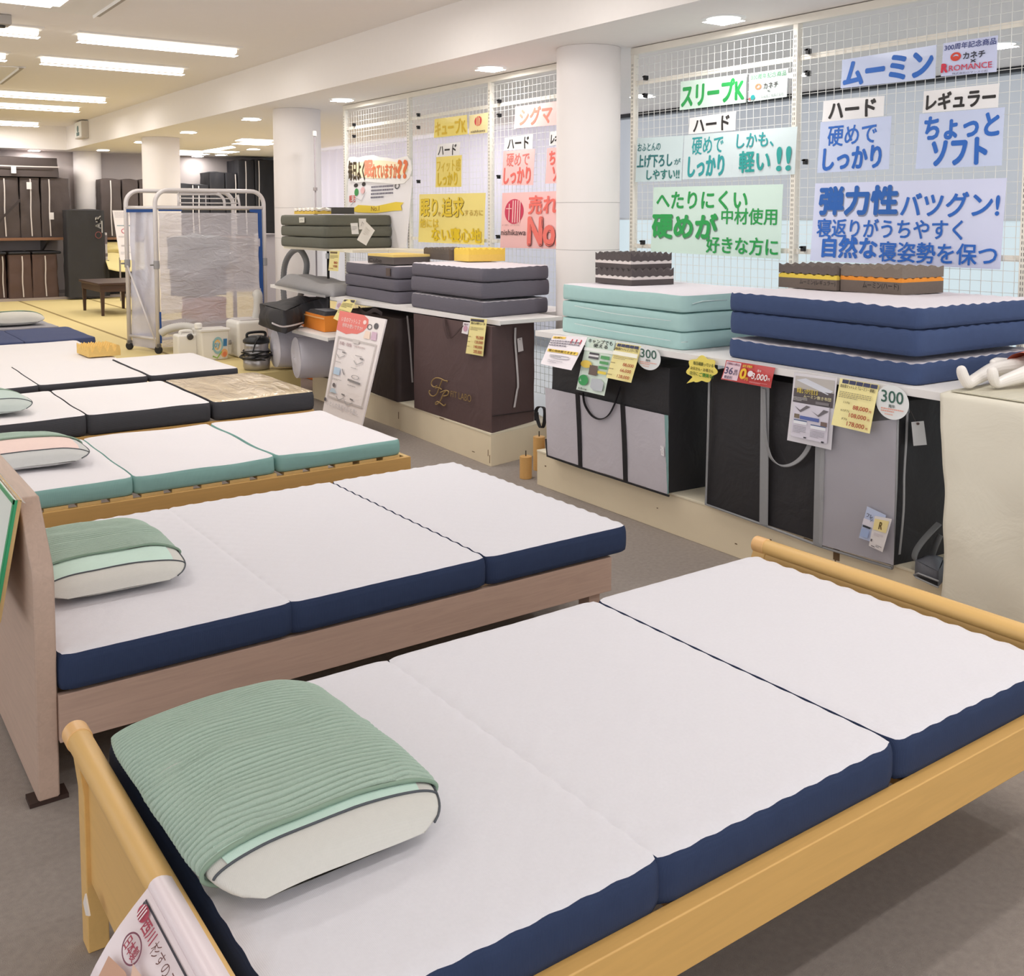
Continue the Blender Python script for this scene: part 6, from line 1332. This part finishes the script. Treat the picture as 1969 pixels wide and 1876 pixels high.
mb = MB(); mb.box(4.10, 17.016, 1.28, 4.115, 17.019, 1.47); obj('fine_print', mb, mat((200, 198, 200), .5), t); mb = MB(); mb.tube([(4.05 + .045 * math.cos(a), 17.018, 1.245 + .05 * math.sin(a)) for a in [2 * PI * i / 20 for i in range(20)]], .006, 5, close=True); obj('ring_mark', mb, mat((130, 70, 70), .5), t)
b = MB(); b.box(4.165, 17.1, .84, 4.20, 17.3, 1.28); t = thing('carton', 'narrow silver carton wedged right of the tall black bag', 'carton', (4.18, 17.2, TAT)); obj('body', b, mat((206, 200, 202), .4), t, bevel=.004)
b = MB(); b.box(4.163, 17.098, 1.10, 4.202, 17.1, 1.24); b.box(4.163, 17.098, .9, 4.202, 17.1, .95); obj('print', b, mat((120, 110, 116), .5), t)
b = MB(); b.box(4.15, 17.08, TAT + .04, 4.215, 17.32, .84); obj('base', b, BLK, t)
for i, (x0, x1, lx, lab) in enumerate(((4.20, 4.53, 4.35, 'brown bag on the back shelf just right of the fourth column'), (4.54, 4.80, None, 'brown bag in the middle of the three behind the third column'), (4.81, 5.06, 4.98, 'brown bag with a white tag beside the third column'))):
    wall_bag(lab, x0, x1, 1.205, 2.14, M=BK1, line=lx, seed=70 + i, top_in=.01, y1=17.76, tagpos=(4.97, 1.95) if i == 2 else None)
wall_bag('dark bag under the yellow cloth on the right shelf', 4.25, 4.62, TAT + .042, 1.06, M=BK3, seed=80, y0=17.48, y1=17.76)
wall_bag('dark brown bag behind the low table', 4.63, 5.05, TAT + .042, .95, M=mat((64, 54, 54), .7, 'wrinkle', 6, .4, .08), seed=81)
for i, (x0, x1, z1, lx, lab) in enumerate(((5.40, 5.72, 2.09, 5.70, 'short black bag left of the stepped black bags'), (5.74, 6.0, 2.08, 5.80, 'short black bag with white zip, second of the stepped row'), (6.01, 6.28, 2.30, None, 'middle height black bag of the stepped row'), (6.29, 6.50, 2.29, 6.45, 'narrow black bag before the tall ones'))):
    wall_bag(lab, x0, x1, 1.203, z1, M=BK3, line=lx, seed=90 + i, top_in=.004, y0=17.45)
wall_bag('tall black bag with two white zips, second from the far right', 6.50, 6.80, 1.203, 2.52, M=BK3, line=6.62, seed=96, top_in=.004, y0=17.40)
wall_bag('tallest black bag at the far right of the back wall', 6.81, 7.16, 1.203, 2.535, M=BK3, line=6.86, seed=97, top_in=.004, y0=17.40)
# yellow cloth and poster stand
YC_ = mat((226, 210, 150), .8, 'wrinkle', 5, .4, .05)
b = MB(); b.grid(lambda u, v: (lerp(4.16, 5.1, u), 17.46 - .03 * math.sin(v * 3) - .02 * nz3(u * 5, v * 4), lerp(1.12, .90 - .12 * u + .05 * math.sin(u * 6), v)), 30, 14)
o = obj('yellow_cloth', b, YC_, smooth=True, solid=.004, recalc=False); tag(o, 'yellow cloth hanging from the back shelf behind the white poster', 'cloth')
b = MB(); b.grid(lambda u, v: (lerp(4.16, 5.1, u), lerp(17.44, 16.9, v), lerp(.93, .70, v ** 1.6) - .06 * u + .03 * math.sin(u * 7 + v * 3)), 30, 14)
o = obj('yellow_cloth', b, YC_, smooth=True, solid=.004, recalc=False); tag(o, 'yellow cloth draped forward over the low dark bags', 'cloth')
yy_ = 16.7
sheet('poster', 'white poster leaning behind the left side of the wheeled frame', 'poster', [P(216, 404.5, Y=yy_), P(262, 404.5, Y=yy_), P(258, 500, Y=yy_ - .3), P(231, 500, Y=yy_ - .3)], (238, 232, 234),
      [('l', .08, .04, .9, .16, 4, (206, 200, 206)), ('r', .1, .30, .95, .32, (150, 170, 180)), ('o', .42, .42, .14, .05, .3, (206, 110, 130)), ('l', .1, .52, .9, .58, 1, (200, 196, 200)), ('l', .2, .70, .7, .74, 2, (150, 146, 150)), ('l', .1, .84, .8, .9, 2, (200, 196, 200))], thick=.006)
_ps = [o for o in bpy.data.objects if o.get('label', '').startswith('white poster leaning behind')][0]
for x in (231, 258):
    e0 = P(x, 495, Y=yy_ - .28); b = MB(); b.bar(e0 + Vector((0, .02, 0)), Vector((e0.x, e0.y + .02, TAT)), .02, .02, up=(1, 0, 0)); obj('easel_leg', b, mat((150, 140, 134), .5), _ps)

# ================================================================ signs on the two front beds
y1 = 1.59; tl_ = Vector((.424, y1, .474)); bl = P(191, 1876, Y=y1 - .02)
dn = (bl - tl_); n_s = Vector((0, -1, 0))
q0_ = tl_; q1_ = Vector((.424, .98, .474)); q2_ = q1_ + dn * 1.6; q3_ = tl_ + dn * 1.6
RDM = (176, 70, 90)
sheet('sign', 'white hand lettered sign with red stamps taped over the nearest headboard', 'sign', [q0_, q1_, q2_, q3_], (240, 226, 230),
      [('q', [(.03, .04), (.97, .04), (.97, .055), (.03, .055)], (60, 56, 66)), ('q', [(.03, .055), (.04, .055), (.04, .97), (.03, .97)], (60, 56, 66)), ('e', .062, .10, .030, .05, RDM), ('r', .044, .06, .049, .14, (240, 226, 230)), ('r', .057, .055, .062, .145, (240, 226, 230)), ('r', .070, .06, .075, .14, (240, 226, 230)), ('t', '西川', .098, .07, .175, .16, RDM, .02),
       ('t', '杉すのこベッド', .19, .08, .46, .17, (110, 70, 66), .004), ('o', .125, .26, .052, .085, .12, (120, 60, 80)), ('t', '日本製', .088, .215, .162, .305, RDM, .012), ('q', [(.06, .42), (.16, .36), (.34, .38), (.34, .80), (.06, .80)], (206, 160, 134)), ('q', [(.17, .29), (.30, .25), (.36, .36), (.22, .40)], (226, 190, 170))], thick=.002, wavefn=lambda u, v: .03 * math.sin(PI * v) * .5)
fold = MB(); fold.grid(lambda u, v: (.45 - .027 * math.cos(PI * v * .8) , lerp(y1, .98, u), .460 + .0275 * math.sin(PI * (.12 + v * .8)) ), 8, 10)
o_ = [o for o in bpy.data.objects if o.get('label', '').startswith('white hand lettered')][0]
obj('folded_flap', fold, mat((240, 226, 230), .3), o_, smooth=True)
pk = MB(); pk.slab([Vector((.432, 2.085, .165)), Vector((.432, 2.065, .150)), Vector((.432, 2.035, .166)), Vector((.432, 2.065, .195))], (-.003, 0, 0)); o = obj('tape_piece', pk, mat((246, 240, 236), .3)); tag(o, 'small piece of white tape low on the nearest headboard', 'tape')
# green edged board on the walnut headboard
ga = [Vector((.462, 2.87, .798)), Vector((.462, 3.95, .798))]
gb_ = P(0, 1150, Y=2.87); gd = gb_ - ga[0]
gr = [ga[1], ga[0], ga[0] + gd * 1.25, ga[1] + gd * 1.25]
t = thing('sign_board', 'white sign board with green edges hung on the walnut headboard', 'sign', (.45, 3.3, .6))
nn = (gr[1] - gr[0]).cross(gr[3] - gr[0]).normalized()
if nn.x > 0: nn = -nn
b = MB(); b.slab(gr, -nn * .012); obj('board', b, mat((206, 172, 118), .6, 'wood', 4, .05, .06), t)
b = MB(); b.slab([p + nn * .001 for p in gr], nn * .004); obj('sheet', b, mat((236, 244, 240), .3), t)
GE = mat((60, 160, 110), .35)
b = MB(); i_ = Vector((0, .012, 0)); b.slab([gr[1] + nn * .005, gr[1] + i_ + nn * .005, gr[2] + i_ + nn * .005, gr[2] + nn * .005], nn * .003); b.slab([gr[1] + Vector((0, -.002, 0)) + nn * .005, gr[2] + Vector((0, -.002, 0)) + nn * .005, gr[2] + Vector((0, -.002, 0)) - nn * .002, gr[1] + Vector((0, -.002, 0)) - nn * .002], Vector((0, .002, 0))); obj('green_edge', b, GE, t)
b = MB(); k_ = gd.normalized() * .012; b.slab([gr[0] + nn * .005, gr[1] + nn * .005, gr[1] + k_ + nn * .005, gr[0] + k_ + nn * .005], nn * .003); obj('green_edge', b, GE, t)
b = MB(); b.slab([ga[1] + UP * .002, ga[0] + UP * .002, ga[0] + Vector((.02, 0, -.012)), ga[1] + Vector((.02, 0, -.012))], UP * .002); obj('clear_tape', b, filmmat((250, 246, 240), .5, .1, 40, .8), t)
